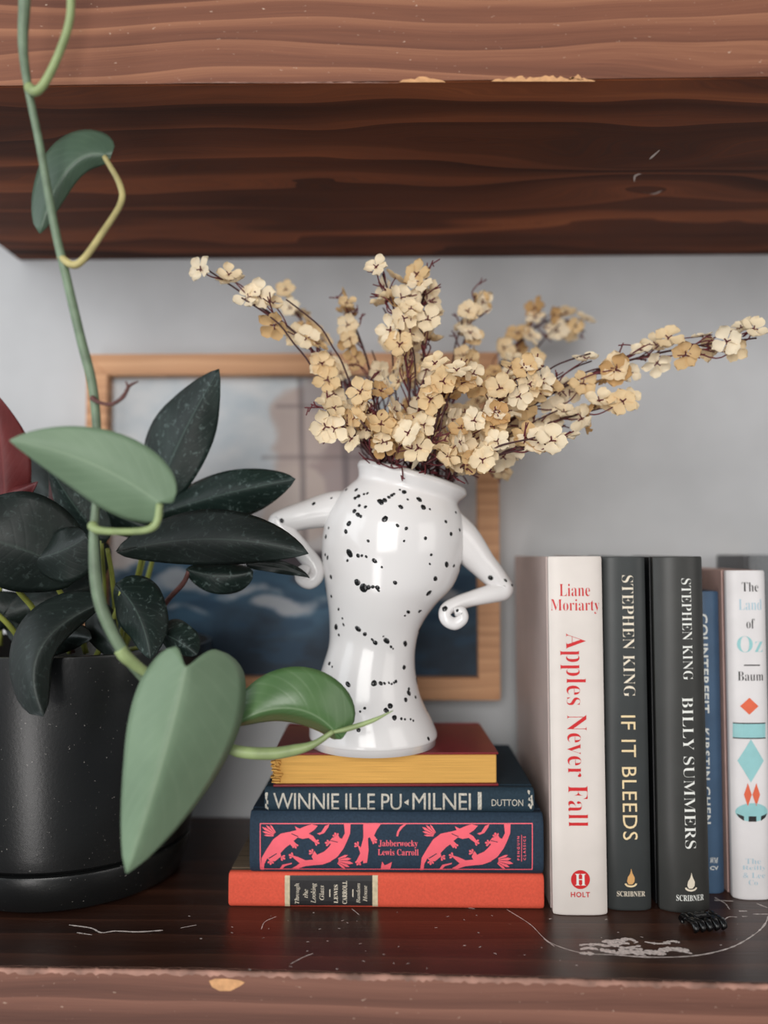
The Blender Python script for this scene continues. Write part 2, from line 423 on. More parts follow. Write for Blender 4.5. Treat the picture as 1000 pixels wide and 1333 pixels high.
# ------------------------------------------------------------------ books
PAGES = {}
def mat_pages(name, rgb, ax):
    n = NT(name); c = n.sep(n.coord()); l = n.noise(n.comb(n.m_('MULTIPLY', c[0], 2600.0 if ax == 0 else 60.0), n.m_('MULTIPLY', c[1], 20.0), n.m_('MULTIPLY', c[2], 20.0)), 1.0, 2)
    k = srgb(*rgb); n.bump(l, 0.5, 0.0006)
    return n.done(n.ramp(l, [(0.3, tuple(x * .72 for x in k[:3])), (0.65, k[:3])]), 0.85, 0.15)
PAGE_CREAM = mat_pages('cream_page_edges', (206, 188, 158), 0)
PAGE_GOLD = mat_pages('yellowed_page_edges', (222, 170, 92), 0)
PAGE_OLD = mat_pages('browned_page_edges', (150, 134, 112), 0)

class Book:
    def __init__(s, name, label, loc, T, H, W, cover, spine, pages, rot=(0, 0, 0), bulge=0.003, power=4, board=0.0022, inset=0.003, group=None, hollow=True):
        s.T, s.H, s.W, s.b, s.p = T, H, W, bulge, power
        s.root = tag(empty(name, loc, rot), label, 'book', group)
        s.inv = W2L(s.root); s.M = s.inv.inverted()
        for side in (0, 1):
            bm = bmesh.new()
            x0 = 0 if side == 0 else T - board
            bm_box(bm, (x0, 0.0085, 0), (x0 + board, W, H), 0.0005)
            xi = 0.0007 if side == 0 else T - board
            bm_box(bm, (xi, 0.0028, 0.0002), (xi + board - 0.0007, 0.0088, H - 0.0002), 0.0003, 1)
            from_bm('cover', bm, cover, s.root)
        # spine: curved strip
        N = 22; v, f = [], []
        prof = []
        for i in range(N + 1):
            u = 0.5 - 0.5 * math.cos(math.pi * i / N); x = u * T; prof.append((x, s.sy(x)))
        outer = [(0.0, 0.0034)] + prof + [(T, 0.0034)]
        inner = [(min(max(x, 0.0014), T - 0.0014), y + 0.0014) for x, y in outer]; inner[0] = (0.0014, 0.0034); inner[-1] = (T - 0.0014, 0.0034)
        loop = outer + inner[::-1]; L = len(loop)
        zs = [0, 0.0006, 0.0016, H - 0.0016, H - 0.0006, H]; sh = [0.0006, 0.0002, 0, 0, 0.0002, 0.0006]
        for z, d in zip(zs, sh):
            for (x, y) in loop: v.append((x + (T / 2 - x) * d / T * 2, y + d * 0.6, z))
        for i in range(len(zs) - 1):
            for k in range(L):
                k2 = (k + 1) % L; f.append((i * L + k, i * L + k2, (i + 1) * L + k2, (i + 1) * L + k))
        m_ = len(outer)
        for i in range(m_ - 1):
            for base in (0, (len(zs) - 1) * L):
                q = (base + i, base + i + 1, base + L - 2 - i, base + L - 1 - i)
                f.append(q if base else q[::-1])
        bm = bmesh.new(); vv = [bm.verts.new(q) for q in v]
        for q in f: bm.faces.new([vv[i] for i in q])
        s.spine = from_bm('spine', bm, spine, s.root, True)
        md = s.spine.modifiers.new('edges', 'EDGE_SPLIT'); md.split_angle = R(40)
        # page block
        bm = bmesh.new(); bm_box(bm, (board + 0.0002, 0.0016, inset), (T - board - 0.0002, W - inset, H - inset), 0.0006, 1)
        s.pages = from_bm('page_block', bm, pages, s.root)
    def sy(s, x):
        u = abs(2 * x / s.T - 1); return -s.b * (1 - min(1, u) ** s.p) if u < 1 else 0.0
    def lp(s, px, py):
        """photo pixel -> (x, z) on this book's spine"""
        Y = (s.M @ Vector((s.T / 2, -s.b * 0.8, s.H / 2))).y
        q = s.inv @ P(px, py, Y); return (q.x, q.z)
    def flat(s, name, v2, faces, mat, eps=0.00025, cuts=10):
        """lay a flat (x,z) mesh onto the curved spine"""
        bm = bmesh.new(); vv = [bm.verts.new((x, 0, z)) for x, z in v2]
        for q in faces:
            try: bm.faces.new([vv[i] for i in q])
            except ValueError: pass
        for k in range(1, cuts):
            bmesh.ops.bisect_plane(bm, geom=bm.verts[:] + bm.edges[:] + bm.faces[:], plane_co=(s.T * k / cuts, 0, 0), plane_no=(1, 0, 0))
        for q in bm.verts: q.co.y = s.sy(q.co.x) - eps
        me = bpy.data.meshes.new(name)
        bmesh.ops.recalc_face_normals(bm, faces=bm.faces)
        bm.to_mesh(me); bm.free(); me.materials.append(mat)
        o = bpy.data.objects.new(name, me); C.objects.link(o); o.parent = s.spine; return o
    def text(s, name, body, style, mode, box, mat, spacing=1.0, eps=0.00025):
        v, f = glyphs(body, style, spacing)
        x0 = min(q[0] for q in v); x1 = max(q[0] for q in v); y0 = min(q[1] for q in v); y1 = max(q[1] for q in v)
        a = s.lp(box[0], box[1]); b = s.lp(box[2], box[3])
        X0, X1 = sorted((a[0], b[0])); Z0, Z1 = sorted((a[1], b[1])); out = []
        for (x, y) in v:
            u = (x - x0) / (x1 - x0); t = (y - y0) / (y1 - y0)
            if mode == 'along': out.append((X0 + t * (X1 - X0), Z1 - u * (Z1 - Z0)))
            else: out.append((X0 + u * (X1 - X0), Z0 + t * (Z1 - Z0)))
        return s.flat(name, out, f, mat, eps)
    def poly(s, name, polys, mat, eps=0.00025):
        v, f = [], []
        for pts in polys:
            q = [s.lp(*p) for p in pts]; b0 = len(v); v += q
            for t in tessellate_polygon([[Vector((x, z, 0)) for x, z in q]]): f.append(tuple(b0 + i for i in t))
        return s.flat(name, v, f, mat, eps)
def rect(x0, y0, x1, y1): return [(x0, y0), (x1, y0), (x1, y1), (x0, y1)]
def disc(cx, cy, rx, ry=None, n=28): return [(cx + rx * math.cos(2 * math.pi * i / n), cy + (ry or rx) * math.sin(2 * math.pi * i / n)) for i in range(n)]
def frame_px(x0, y0, x1, y1, t): return [rect(x0, y0, x1, y0 + t), rect(x0, y1 - t, x1, y1), rect(x0, y0 + t, x0 + t, y1 - t), rect(x1 - t, y0 + t, x1, y1 - t)]

cloth = lambda nm, rgb, rough=0.75, vary=.18: mat_plain(nm, rgb, rough, vary, 700, 0.25, 0.25)
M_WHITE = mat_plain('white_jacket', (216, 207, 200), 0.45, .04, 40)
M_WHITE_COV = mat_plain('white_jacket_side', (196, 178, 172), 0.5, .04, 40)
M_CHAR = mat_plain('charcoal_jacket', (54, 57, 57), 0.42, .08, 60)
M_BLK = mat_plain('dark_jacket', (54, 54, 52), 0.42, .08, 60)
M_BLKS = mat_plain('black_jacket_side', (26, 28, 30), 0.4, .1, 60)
M_BLUE = mat_plain('blue_jacket', (64, 88, 114), 0.45, .1, 60)
M_OZ = mat_plain('pale_grey_white_spine', (222, 218, 218), 0.5, .04, 60)
M_OZC = mat_plain('pinkish_cover', (196, 164, 156), 0.6, .08, 60)
M_GREYBK = cloth('grey_cloth_cover', (118, 120, 122))
INK_RED = mat_plain('red_ink', (200, 34, 38), 0.5, .05)
INK_CREAM = mat_plain('cream_ink', (226, 214, 194), 0.5, .05)
INK_GOLD = mat_plain('pale_gold_ink', (232, 208, 164), 0.5, .06)
INK_WHITE = mat_plain('white_ink', (226, 226, 220), 0.5, .04)
INK_TEAL = mat_plain('pale_teal_ink', (148, 198, 200), 0.5, .05)
INK_PALE = mat_plain('faint_blue_ink', (172, 198, 210), 0.5, .05)
INK_BLACK = mat_plain('black_ink', (40, 38, 38), 0.5, .05)
INK_ORANGE = mat_plain('orange_ink', (222, 104, 72), 0.5, .06)
FLAME = mat_plain('flame_ink', (214, 164, 104), 0.5, .1)

def stand(name, label, pxl, pxr, ybase, ytop, W, cover, spine, pages=PAGE_CREAM, bulge=.003, power=4, ry=0.0, rz=0.0, **k):
    """upright book whose spine foot spans pixels pxl..pxr"""
    a = PZ(pxl, ybase, 0); Y = a.y + bulge
    a = P(pxl, ybase, Y); b = P(pxr, ybase, Y)
    top = P((pxl + pxr) / 2, ytop, Y).z
    return Book(name, label, (a.x, Y, 0.0003), b.x - a.x, top, W, cover, spine, pages, (0, R(ry), R(rz)), bulge, power, **k)
GRP = 'books standing in a row on the lower shelf'
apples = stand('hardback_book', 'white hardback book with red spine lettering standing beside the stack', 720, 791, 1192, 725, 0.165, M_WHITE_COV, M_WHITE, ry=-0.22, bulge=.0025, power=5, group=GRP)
apples.text('author_name', 'Liane', 'serif', 'across', (728, 760, 768, 776), INK_RED)
apples.text('author_name', 'Moriarty', 'serif', 'across', (717, 780, 781, 799), INK_RED)
apples.text('title', 'Apples Never Fall', 'serif', 'along', (729, 824, 766, 1076), INK_RED)
apples.poly('publisher_mark', [disc(755.5, 1144.5, 12.3)], INK_RED)
apples.text('publisher_initial', 'H', 'serifbold', 'across', (748.5, 1137, 762.5, 1152), INK_WHITE, eps=0.0004)
apples.text('publisher_name', 'HOLT', 'sansbold', 'across', (743, 1160.5, 768, 1167.5), INK_RED, 1.15)

def flame(bk, cx, y0, y1, ink, ink2):
    h = y1 - y0
    tear = [(cx + 0.5, y0), (cx + 2, y0 + .25 * h), (cx + 5, y0 + .5 * h), (cx + 4.6, y0 + .72 * h), (cx + 2, y0 + .86 * h), (cx - 3, y0 + .86 * h), (cx - 5, y0 + .7 * h), (cx - 4, y0 + .48 * h), (cx - 1, y0 + .28 * h)]
    bk.poly('publisher_mark', [tear], ink)
    ring = []
    for i in range(15): a = math.pi * i / 14; ring.append((cx + 8 * math.cos(a), y0 + .82 * h + .2 * h * math.sin(a)))
    for i in range(14, -1, -1): a = math.pi * i / 14; ring.append((cx + 5.8 * math.cos(a), y0 + .80 * h + .12 * h * math.sin(a)))
    bk.poly('publisher_mark', [ring], ink2)
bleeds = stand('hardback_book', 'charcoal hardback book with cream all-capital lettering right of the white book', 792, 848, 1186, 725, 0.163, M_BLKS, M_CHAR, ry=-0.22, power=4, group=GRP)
bleeds.text('author_name', 'STEPHEN KING', 'serif', 'along', (809, 749, 827, 907), INK_CREAM)
bleeds.text('title', 'IF IT BLEEDS', 'sans', 'along', (808, 931, 830, 1093), INK_GOLD, 1.1)
flame(bleeds, 821, 1130, 1154, FLAME, INK_GOLD)
bleeds.text('publisher_name', 'SCRIBNER', 'serifbold', 'across', (803, 1159.5, 840, 1166.5), INK_CREAM)
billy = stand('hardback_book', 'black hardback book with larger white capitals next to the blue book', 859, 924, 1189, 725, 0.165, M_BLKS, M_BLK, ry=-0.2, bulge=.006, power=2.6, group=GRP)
billy.text('author_name', 'STEPHEN KING', 'serif', 'along', (886, 753, 902, 885), INK_WHITE)
billy.text('title', 'BILLY SUMMERS', 'serif', 'along', (887, 907, 906, 1104), INK_WHITE)
flame(billy, 899, 1135, 1159, INK_CREAM, INK_CREAM)
billy.text('publisher_name', 'SCRIBNER', 'serifbold', 'across', (880, 1164, 917, 1172), INK_WHITE)
blue = stand('hardback_book', 'thin shorter blue book half hidden behind the black book', 909, 943, 1164, 770, 0.14, M_BLUE, M_BLUE, bulge=.003, power=2.5, group=GRP)
blue.text('title', 'COUNTERFEIT', 'sansbold', 'along', (910, 799, 923, 928), INK_WHITE, 1.1)
blue.text('author_name', 'KIRSTIN CHEN', 'sansbold', 'along', (914, 948, 925, 1072), INK_WHITE, 1.2)
blue.text('publisher_name', 'WM', 'italic', 'across', (924, 1116, 935, 1123), INK_WHITE)
blue.text('publisher_name', 'CV', 'sansbold', 'across', (924, 1127, 935, 1132), INK_WHITE)
oz = stand('hardback_book', 'white spined vintage book with teal and black lettering at the right edge', 954, 1005, 1172, 743, 0.17, M_OZC, M_OZ, bulge=.004, power=4, group=GRP)
oz.text('title', 'The', 'serif', 'across', (965, 758, 987, 770), INK_BLACK)
oz.text('title', 'Land', 'serif', 'across', (961, 780, 992, 794), INK_PALE)
oz.text('title', 'of', 'serif', 'across', (971, 805, 982, 818), INK_BLACK)
oz.text('title', 'Oz', 'serif', 'across', (959, 828, 993, 849), INK_TEAL)
oz.poly('divider_line', [rect(968, 865, 989, 866.5)], INK_BLACK)
oz.text('author_name', 'Baum', 'serif', 'across', (960, 874, 994, 886), INK_BLACK)
for k, (t, a, b) in enumerate((('The', 970, 990), ('Reilly', 966, 997), ('& Lee', 967, 996), ('Co', 974, 986))):
    oz.text('publisher_name', t, 'serif', 'across', (a, 1117 + 9.2 * k, b, 1124 + 9.2 * k), INK_PALE)
# plain geometric ornament in the colours of the spine picture
def lozenge(cx, cy, rx, ry): return [(cx, cy - ry), (cx + rx, cy), (cx, cy + ry), (cx - rx, cy)]
oz.poly('ornament', [lozenge(975, 919, 12, 11)], INK_ORANGE)
for q in (rect(955, 942, 997, 960), lozenge(977, 990, 17, 28)): oz.poly('ornament', [q], INK_TEAL)
for q in (lozenge(973, 1034, 5, 15), lozenge(984, 1034, 5, 15)): oz.poly('ornament', [q], INK_ORANGE)
oz.poly('ornament', [disc(979, 1057, 21, 12)], INK_TEAL)
for q in ([(959, 1059), (968, 1062), (968, 1068), (962, 1064)], rect(974, 1062, 984, 1069), [(999, 1059), (990, 1062), (990, 1068), (996, 1064)], rect(955, 940.6, 997, 942), rect(955, 960, 997, 961.4)): oz.poly('ornament', [q], INK_BLACK, 0.0004)
gx = P(972, 735, 0.70).x
greybk = Book('hardback_book', 'grey cloth book set further back behind the white spined vintage book', (gx, 0.695, 0.0003), 0.03, P(985, 723, 0.70).z, 0.07, M_GREYBK, M_GREYBK, PAGE_CREAM, group=GRP)

# --- the stack
def lying(name, label, pxl, pxr, yb, z0, z1, W, cover, spine, pages, rz=0.0, bulge=.003, power=4, Y=None, **k):
    Yf = Y + bulge
    a = P(pxl, yb, Yf); b = P(pxr, yb, Yf)
    return Book(name, label, (b.x, Yf, z0), z1 - z0, b.x - a.x, W, cover, spine, pages, (0, R(-90), R(rz)), bulge, power, group='books lying in the stack under the vase', **k)
YS = PZ(500, 1183, 0).y
def zat(py, Y): return P(500, py, Y).z
M_ORG = cloth('orange_red_cloth', (218, 88, 66), .75, .08); M_ORGC = mat_wood('streaked_paper_board', [(70, 58, 46), (110, 94, 76), (146, 128, 104), (180, 160, 132)], 1, rough=0.8, band=90, seed=33.0)
M_NAVY = cloth('navy_cloth', (38, 54, 70)); M_NAVY2 = cloth('dark_teal_cloth', (34, 52, 64)); M_MAROON = mat_plain('maroon_cover', (116, 22, 30), 0.35, .1, 80)
INK_PINK = mat_plain('coral_pink_ink', (240, 98, 112), 0.55, .05)
SILVER = mat_plain('worn_silver', (186, 180, 168), 0.6, .3, 900)
z1 = zat(1138, YS) ; z2 = zat(1058, YS); z3 = zat(1026, YS); z4 = zat(981, YS)
orange = lying('hardback_book', 'worn orange cloth book with black spine label at the bottom of the stack', 298, 708, 1183, 0.0003, z1, 0.15, M_ORGC, M_ORG, PAGE_OLD, Y=YS, bulge=.002, power=8)
orange.poly('spine_label', [rect(377.5, 1139.5, 491, 1179)], mat_plain('black_label', (34, 32, 34), 0.5, .2, 400))
orange.poly('label_band', [rect(371, 1139.5, 377.5, 1180), rect(485, 1139.5, 492, 1180)], mat_plain('cream_band', (206, 190, 158), 0.6, .15, 300), 0.0004)
for t, sty, x, w_, y0, y1 in (('Through', 'italic', 384, 7, 1149, 1176), ('the', 'italic', 395, 6, 1157, 1168), ('Looking', 'italic', 405, 8, 1149, 1175), ('Glass', 'italic', 416, 6, 1152, 1171), ('LEWIS', 'serifbold', 435, 5, 1151, 1175), ('CARROLL', 'serifbold', 446, 6, 1146, 1176), ('Random', 'italic', 464, 5, 1149, 1175), ('House', 'italic', 473, 5, 1152, 1173)):
    orange.text('title', t, sty, 'across', (x, y0, x + w_, y1), INK_CREAM, eps=0.0005)
for x in (429, 459): orange.poly('title_rule', [rect(x, 1157, x + 1.2, 1167)], INK_CREAM, 0.0005)
jab = lying('hardback_book', 'thick navy cloth book with pink dragon pattern on the spine', 326, 707, 1136, z1 + 0.0003, z2, 0.138, M_NAVY, M_NAVY, PAGE_OLD, Y=YS - 0.001, bulge=.004, power=6)
jab.poly('spine_border', frame_px(338.5, 1071, 693.5, 1132.5, 1.3), INK_PINK)
d1 = [(95, 415), (105, 330), (140, 270), (180, 210), (230, 172), (290, 160), (332, 150), (320, 125), (352, 140), (395, 122), (430, 112), (470, 122), (445, 150), (412, 172), (440, 188), (475, 235), (450, 230), (410, 200), (370, 207), (340, 197), (312, 220), (332, 240), (312, 267), (290, 242), (262, 262), (228, 298), (232, 320), (192, 352), (160, 352), (142, 332), (122, 372), (117, 415)]
w1 = [(215, 200), (205, 175), (172, 150), (122, 148), (104, 162), (112, 180), (103, 196), (122, 194), (124, 216), (142, 202), (156, 216), (172, 200), (192, 195)]
d2 = [(640, 112), (683, 112), (680, 170), (660, 222), (638, 268), (600, 320), (560, 352), (500, 375), (440, 380), (390, 386), (340, 405), (300, 402), (330, 384), (352, 366), (316, 335), (298, 312), (342, 324), (390, 346), (440, 342), (430, 322), (448, 284), (466, 310), (512, 288), (540, 262), (556, 240), (540, 232), (562, 200), (586, 192), (600, 178), (612, 200), (627, 206), (646, 170)]
w2 = [(560, 352), (600, 332), (640, 326), (692, 344), (672, 358), (656, 376), (622, 386), (580, 380)]
tl1 = [(465, 172), (492, 162), (518, 122), (545, 112), (538, 132), (512, 168), (482, 180)]
tl2 = [(218, 410), (240, 376), (302, 362), (300, 371), (256, 386), (236, 410)]
midf = [(765, 112), (880, 112), (852, 150), (836, 185), (850, 202), (822, 226), (808, 196), (796, 202), (800, 280), (790, 362), (766, 366), (762, 346), (740, 366), (718, 356), (746, 300), (728, 244), (750, 262), (766, 200)]
feet = [(878, 410), (888, 354), (904, 380), (924, 372), (952, 356), (940, 410)]
tlm = [(980, 190), (985, 160), (1005, 128), (1030, 112), (1046, 112), (1020, 135), (1000, 160), (992, 190)]
def c3(p, dx=0): return [(320 + x / 5 + dx, 1050 + y / 5) for x, y in p]
for nm, sh, dx in (('dragon_print', (d1,), 0), ('dragon_print', (d2,), 0), ('dragon_print', (tl1,), 0), ('dragon_print', (tl2,), 0), ('dragon_print', (midf,), 0), ('dragon_print', (feet,), 0), ('dragon_print', (tlm,), 0),
                   ('dragon_print', (d1,), 208), ('dragon_print', (d2,), 208), ('dragon_print', (tl1,), 208), ('dragon_print', (tl2,), 208)):
    jab.poly(nm, [c3(q, dx) for q in sh], INK_PINK, 0.0003)
# wing feathers and claws, each a small print of its own kind
def fan(cx, cy, a0, a1, r0, r1, k):
    out = []
    for i in range(k):
        a = R(a0 + (a1 - a0) * i / (k - 1)); r_ = r1 * (1 - .12 * abs(i - (k - 1) / 2)); w_ = R((a1 - a0) / (k - 1) * .40)
        p = lambda rr, aa: (cx + rr * math.cos(aa), cy + rr * math.sin(aa))
        out.append([p(r0, a - w_), p(r_ * .8, a - w_), p(r_, a), p(r_ * .8, a + w_), p(r0, a + w_)])
    return out
CL = fan(212, 190, 185, 235, 30, 122, 5) + fan(575, 345, -20, 40, 30, 128, 5)
for cx, cy, a_ in ((318, 238, 70), (230, 322, 30), (165, 345, 95), (548, 236, 190), (592, 196, 250), (440, 300, 215), (450, 225, 20), (312, 320, 200), (740, 352, 120), (828, 212, 40), (735, 252, 215)):
    CL += fan(cx, cy, a_ - 42, a_ + 42, 0, 34, 3)
for dx in (0, 208):
    for q in CL:
        if dx and q[0][0] > 700: continue
        q3 = c3(q, dx)
        if all(339 < x < 693 and 1072 < y < 1132 for x, y in q3): jab.poly('dragon_print', [q3], INK_PINK, 0.00032)
# thin cut lines that separate wing and limbs
for dx in (0, 208):
    jab.poly('dragon_cut_line', [c3(q, dx) for q in ([(150, 330), (200, 300), (205, 303), (155, 335)], [(300, 170), (345, 190), (342, 194), (298, 174)], [(556, 350), (600, 322), (603, 326), (560, 354)], [(555, 215), (600, 225), (598, 229), (553, 219)])], M_NAVY, 0.0005)
jab.text('title', 'Jabberwocky', 'serifbold', 'along', (493, 1093, 544, 1103.5), INK_PINK)
jab.text('author_name', 'Lewis Carroll', 'serifbold', 'along', (492, 1104.5, 545, 1113), INK_PINK)
jab.text('publisher_name', 'PENGUIN', 'sansbold', 'across', (673, 1088, 676.5, 1119), INK_PINK, 1.6)
jab.text('publisher_name', 'CLASSICS', 'sansbold', 'across', (681, 1088, 684.5, 1119), INK_PINK, 1.6)
jab.poly('title_rule', [rect(678.5, 1086, 679.3, 1121)], INK_PINK)
win = lying('hardback_book', 'thin dark blue cloth book with large silver capitals and frayed spine ends', 345, 695, 1056, z2 + 0.0003, z3, 0.128, M_NAVY2, M_NAVY2, PAGE_OLD, Y=YS, bulge=.003, power=4)
win.text('title', 'WINNIE ILLE PU', 'sansthin', 'along', (356, 1032, 523, 1054.5), SILVER, 0.95)
win.poly('title_mark', [[(526, 1044), (532, 1040), (532, 1048)]], SILVER)
win.text('author_name', 'MILNEI', 'sansthin', 'along', (537, 1032, 613, 1054.5), SILVER, 0.95)
win.poly('title_bar', [rect(622, 1031, 627, 1054)], SILVER)
win.text('publisher_name', 'DUTTON', 'sansthin', 'along', (640, 1040, 681, 1049), SILVER)
fr = []
for xa, xb in ((345.5, 349), (687, 694)):
    for k in range(9):
        x0 = rng.uniform(xa, xb - 1.5); y0 = rng.uniform(1027, 1050); fr.append([(x0, y0), (x0 + rng.uniform(1, 3), y0 + rng.uniform(-1, 2)), (x0 + rng.uniform(.5, 2.5), y0 + rng.uniform(3, 7)), (x0 - .5, y0 + 3)])
win.poly('frayed_cloth', fr, SILVER, 0.0002)
a = P(349, 1027, YS); b = P(644, 1027, YS)
red = Book('hardback_book', 'small maroon book with yellowed page edges facing out, directly under the vase', (a.x, YS + 0.100, z3 + 0.0003), z4 - z3 - 0.0003, b.x - a.x, 0.100, M_MAROON, M_MAROON, PAGE_GOLD, (0, R(-90), R(180 + 2.0)), 0.003, 4, board=0.0016, inset=0.0012, group='books lying in the stack under the vase')
# torn yellowed page corners at the left end of the maroon book's pages
bm = bmesh.new()
for k in range(26):
    zc = z3 + 0.003 + rng.random() * (z4 - z3 - 0.006); xx = a.x + rng.uniform(0.0006, 0.006); l_ = rng.uniform(.002, .006)
    bm_box(bm, (xx, YS - 0.0004 - rng.uniform(0, .0012), zc), (xx + l_, YS + 0.004, zc + rng.uniform(.0003, .0009)))
bmesh.ops.transform(bm, matrix=red.inv, verts=bm.verts)
from_bm('torn_pages', bm, PAGE_GOLD, red.pages)
ZTOP = z4

# ------------------------------------------------------------------ vase with arms on its hips
YV = 0.605
n = NT('white_glaze'); GLAZE = n.done(n.ramp(n.noise(n.coord(), 14, 2), [(0.3, srgb(222, 219, 218)), (0.7, srgb(230, 227, 226))]), 0.13, 0.5)
SPECK = mat_plain('black_glaze_speckle', (26, 27, 28), 0.15, .1)
vc = P(486, 960, YV)
vase = tag(empty('vase', (vc.x, YV, ZTOP + 0.0004)), 'white glazed body shaped vase with black speckles and hands on hips', 'vase')
vinv = W2L(vase)
SEC = [  # centre x, centre y, half width, tilt (deg, right side down), depth ratio
    (486, 959.3, 81, 0, 1.0), (486, 957, 83, 0, 1.0), (485.5, 951, 82.6, 0, 1.0), (482, 934, 79, 0, 1.0), (479, 918, 73.5, 0, 1.0), (478, 897, 67, 0, .98), (480, 868, 60.3, 0, .96), (484.7, 840, 56.6, 0, .95),
    (489, 814, 59.8, 0, .94), (497, 788, 69.5, 0, .93), (506.5, 760, 83.5, 1.5, .9), (510.5, 722, 92, 4, .88), (515, 688, 91.5, 8, .87), (521, 664, 84, 11, .86), (527, 648, 73.5, 13.5, .87), (530.5, 639, 67, 14.5, .88), (534, 631, 70, 15.5, .9), (536, 625, 73.5, 15.5, .9), (537, 619.5, 72, 15.5, .9)]
NA = 56
def ring(cx, cy, hw_, tilt, dr, shrink=0.0):
    c = P(cx, cy, YV); a = (P(cx + hw_, cy, YV).x - c.x) - shrink; t = R(tilt); out = []
    for k in range(NA):
        u = 2 * math.pi * k / NA; q = Vector((a * math.cos(u) * math.cos(t), a * dr * math.sin(u), -a * math.cos(u) * math.sin(t)))
        out.append(vinv @ (c + q))
    return out
dense = []
e = [SEC[0]] + SEC + [SEC[-1]]
for i in range(1, len(e) - 2):
    for k in range(4):
        t = k / 4; p0, p1, p2, p3 = e[i - 1:i + 3]
        dense.append(tuple(0.5 * (2 * p1[j] + (p2[j] - p0[j]) * t + (2 * p0[j] - 5 * p1[j] + 4 * p2[j] - p3[j]) * t * t + (3 * p1[j] - p0[j] - 3 * p2[j] + p3[j]) * t ** 3) for j in range(5)))
dense.append(SEC[-1])
rings = [ring(*s_) for s_ in dense]
zmin = min(q.z for q in rings[0])
for q in rings[0]: q.z = 0.0
rings.append(ring(537.3, 617.6, 69, 15.5, .9)); rings.append(ring(537, 619, 66, 15.5, .9))
for s_ in dense[::-1][2:44:3]: rings.append(ring(*s_, 0.0045))
v = [q for r_ in rings for q in r_]; f = []
for i in range(len(rings) - 1):
    for k in range(NA):
        k2 = (k + 1) % NA; f.append((i * NA + k, i * NA + k2, (i + 1) * NA + k2, (i + 1) * NA + k))
f.append(tuple(range(NA - 1, -1, -1))); f.append(tuple((len(rings) - 1) * NA + k for k in range(NA)))
body = mk('body', v, f, GLAZE, vase, True)
def arm(pts, rpx):
    sc = YV / F
    path = catmull([P(x, y, Y) for x, y, Y in pts], 7)
    vv, ff = tube_data(path, [r_ * sc for r_ in sample_list(rpx, len(path))], 16)
    bm = bmesh.new(); q = [bm.verts.new(vinv @ x) for x in vv]
    for t in ff: bm.faces.new([q[i] for i in t])
    return from_bm('arm', bm, GLAZE, vase, True)
al = arm([(462, 668, YV), (436, 663, YV), (400, 670, YV), (367, 679, YV), (364, 684, YV - .001), (376, 698, YV - .002), (396, 720, YV - .004), (409, 736, YV - .006), (412, 749, YV - .008), (403, 757, YV - .009), (393, 752, YV - .011), (395, 743, YV - .013), (402, 745, YV - .014)], [29, 24, 19, 15.5, 14, 13, 12, 11.5, 10, 10, 9, 8, 7])
ar = arm([(582, 690, YV), (602, 704, YV), (628, 734, YV), (650, 758, YV), (655, 768, YV - .001), (642, 772, YV - .003), (615, 779, YV - .008), (594, 786, YV - .014), (581, 794, YV - .018), (581, 806, YV - .020), (592, 812, YV - .020), (602, 805, YV - .020), (600, 796, YV - .021), (592, 797, YV - .022)], [30, 25, 18, 14, 13, 12.5, 10, 9, 8.5, 8, 8, 7.5, 7, 5])
# speckles, where the photo shows them (coordinates of a 2.778x crop at 330,580)
bvh = BVHTree.FromPolygons([tuple(vase.location + Vector(q)) for q in v], f)
sp = [(475, 265, 10), (545, 168, 8), (600, 195, 9), (615, 223, 9), (638, 230, 4), (533, 222, 8), (530, 160, 4), (558, 195, 4), (460, 203, 11), (475, 198, 8), (490, 187, 6), (500, 180, 6), (508, 175, 5), (372, 160, 7), (336, 160, 6), (380, 183, 8), (368, 190, 7), (400, 176, 5), (412, 173, 5), (383, 217, 6), (365, 237, 8), (405, 222, 6), (378, 250, 8), (388, 256, 6), (345, 282, 9), (334, 311, 8),
      (521, 289, 6), (553, 300, 6), (545, 345, 4), (622, 335, 6), (696, 275, 6), (715, 320, 7), (732, 242, 5), (746, 305, 6), (262, 330, 8), (272, 298, 5), (415, 345, 5), (347, 390, 12), (378, 398, 7), (392, 398, 5), (408, 402, 5), (340, 416, 5), (438, 417, 8), (464, 440, 4), (260, 395, 6), (268, 405, 7), (280, 475, 8), (643, 395, 5), (638, 428, 4), (699, 430, 10), (725, 435, 6), (658, 481, 9), (634, 534, 10), (375, 494, 11), (398, 515, 14), (416, 513, 8), (432, 511, 6), (448, 514, 8), (452, 524, 5), (512, 496, 7), (282, 545, 6), (308, 592, 5), (560, 602, 7), (600, 600, 6), (548, 615, 4), (606, 597, 3),
      (299, 656, 11), (322, 625, 4), (326, 648, 5), (309, 685, 5), (378, 663, 10), (403, 682, 7), (430, 702, 5), (440, 713, 8), (481, 706, 10), (498, 728, 5), (549, 716, 10), (545, 802, 8), (275, 788, 7), (285, 800, 4), (266, 845, 5), (342, 864, 9), (436, 860, 10), (460, 860, 7), (474, 860, 5), (490, 858, 4), (500, 862, 4), (508, 858, 4), (515, 853, 6), (562, 895, 10), (562, 880, 6), (551, 920, 8), (586, 910, 6), (402, 950, 5), (386, 962, 4), (495, 942, 9), (480, 958, 9), (510, 984, 9), (535, 988, 5), (548, 990, 4), (568, 990, 4), (578, 995, 4), (380, 1028, 7), (633, 1060, 7), (505, 735, 3), (470, 690, 3)]
hits = []
for x, y, r_ in sp:
    d = (P(330 + x / 2.778, 580 + y / 2.778, 1.0) - CAM).normalized()
    h = bvh.ray_cast(CAM, d)
    if h[0]: hits.append((h[0], h[1], r_ / 2.778 * YV / F))
rng = random.Random(11)
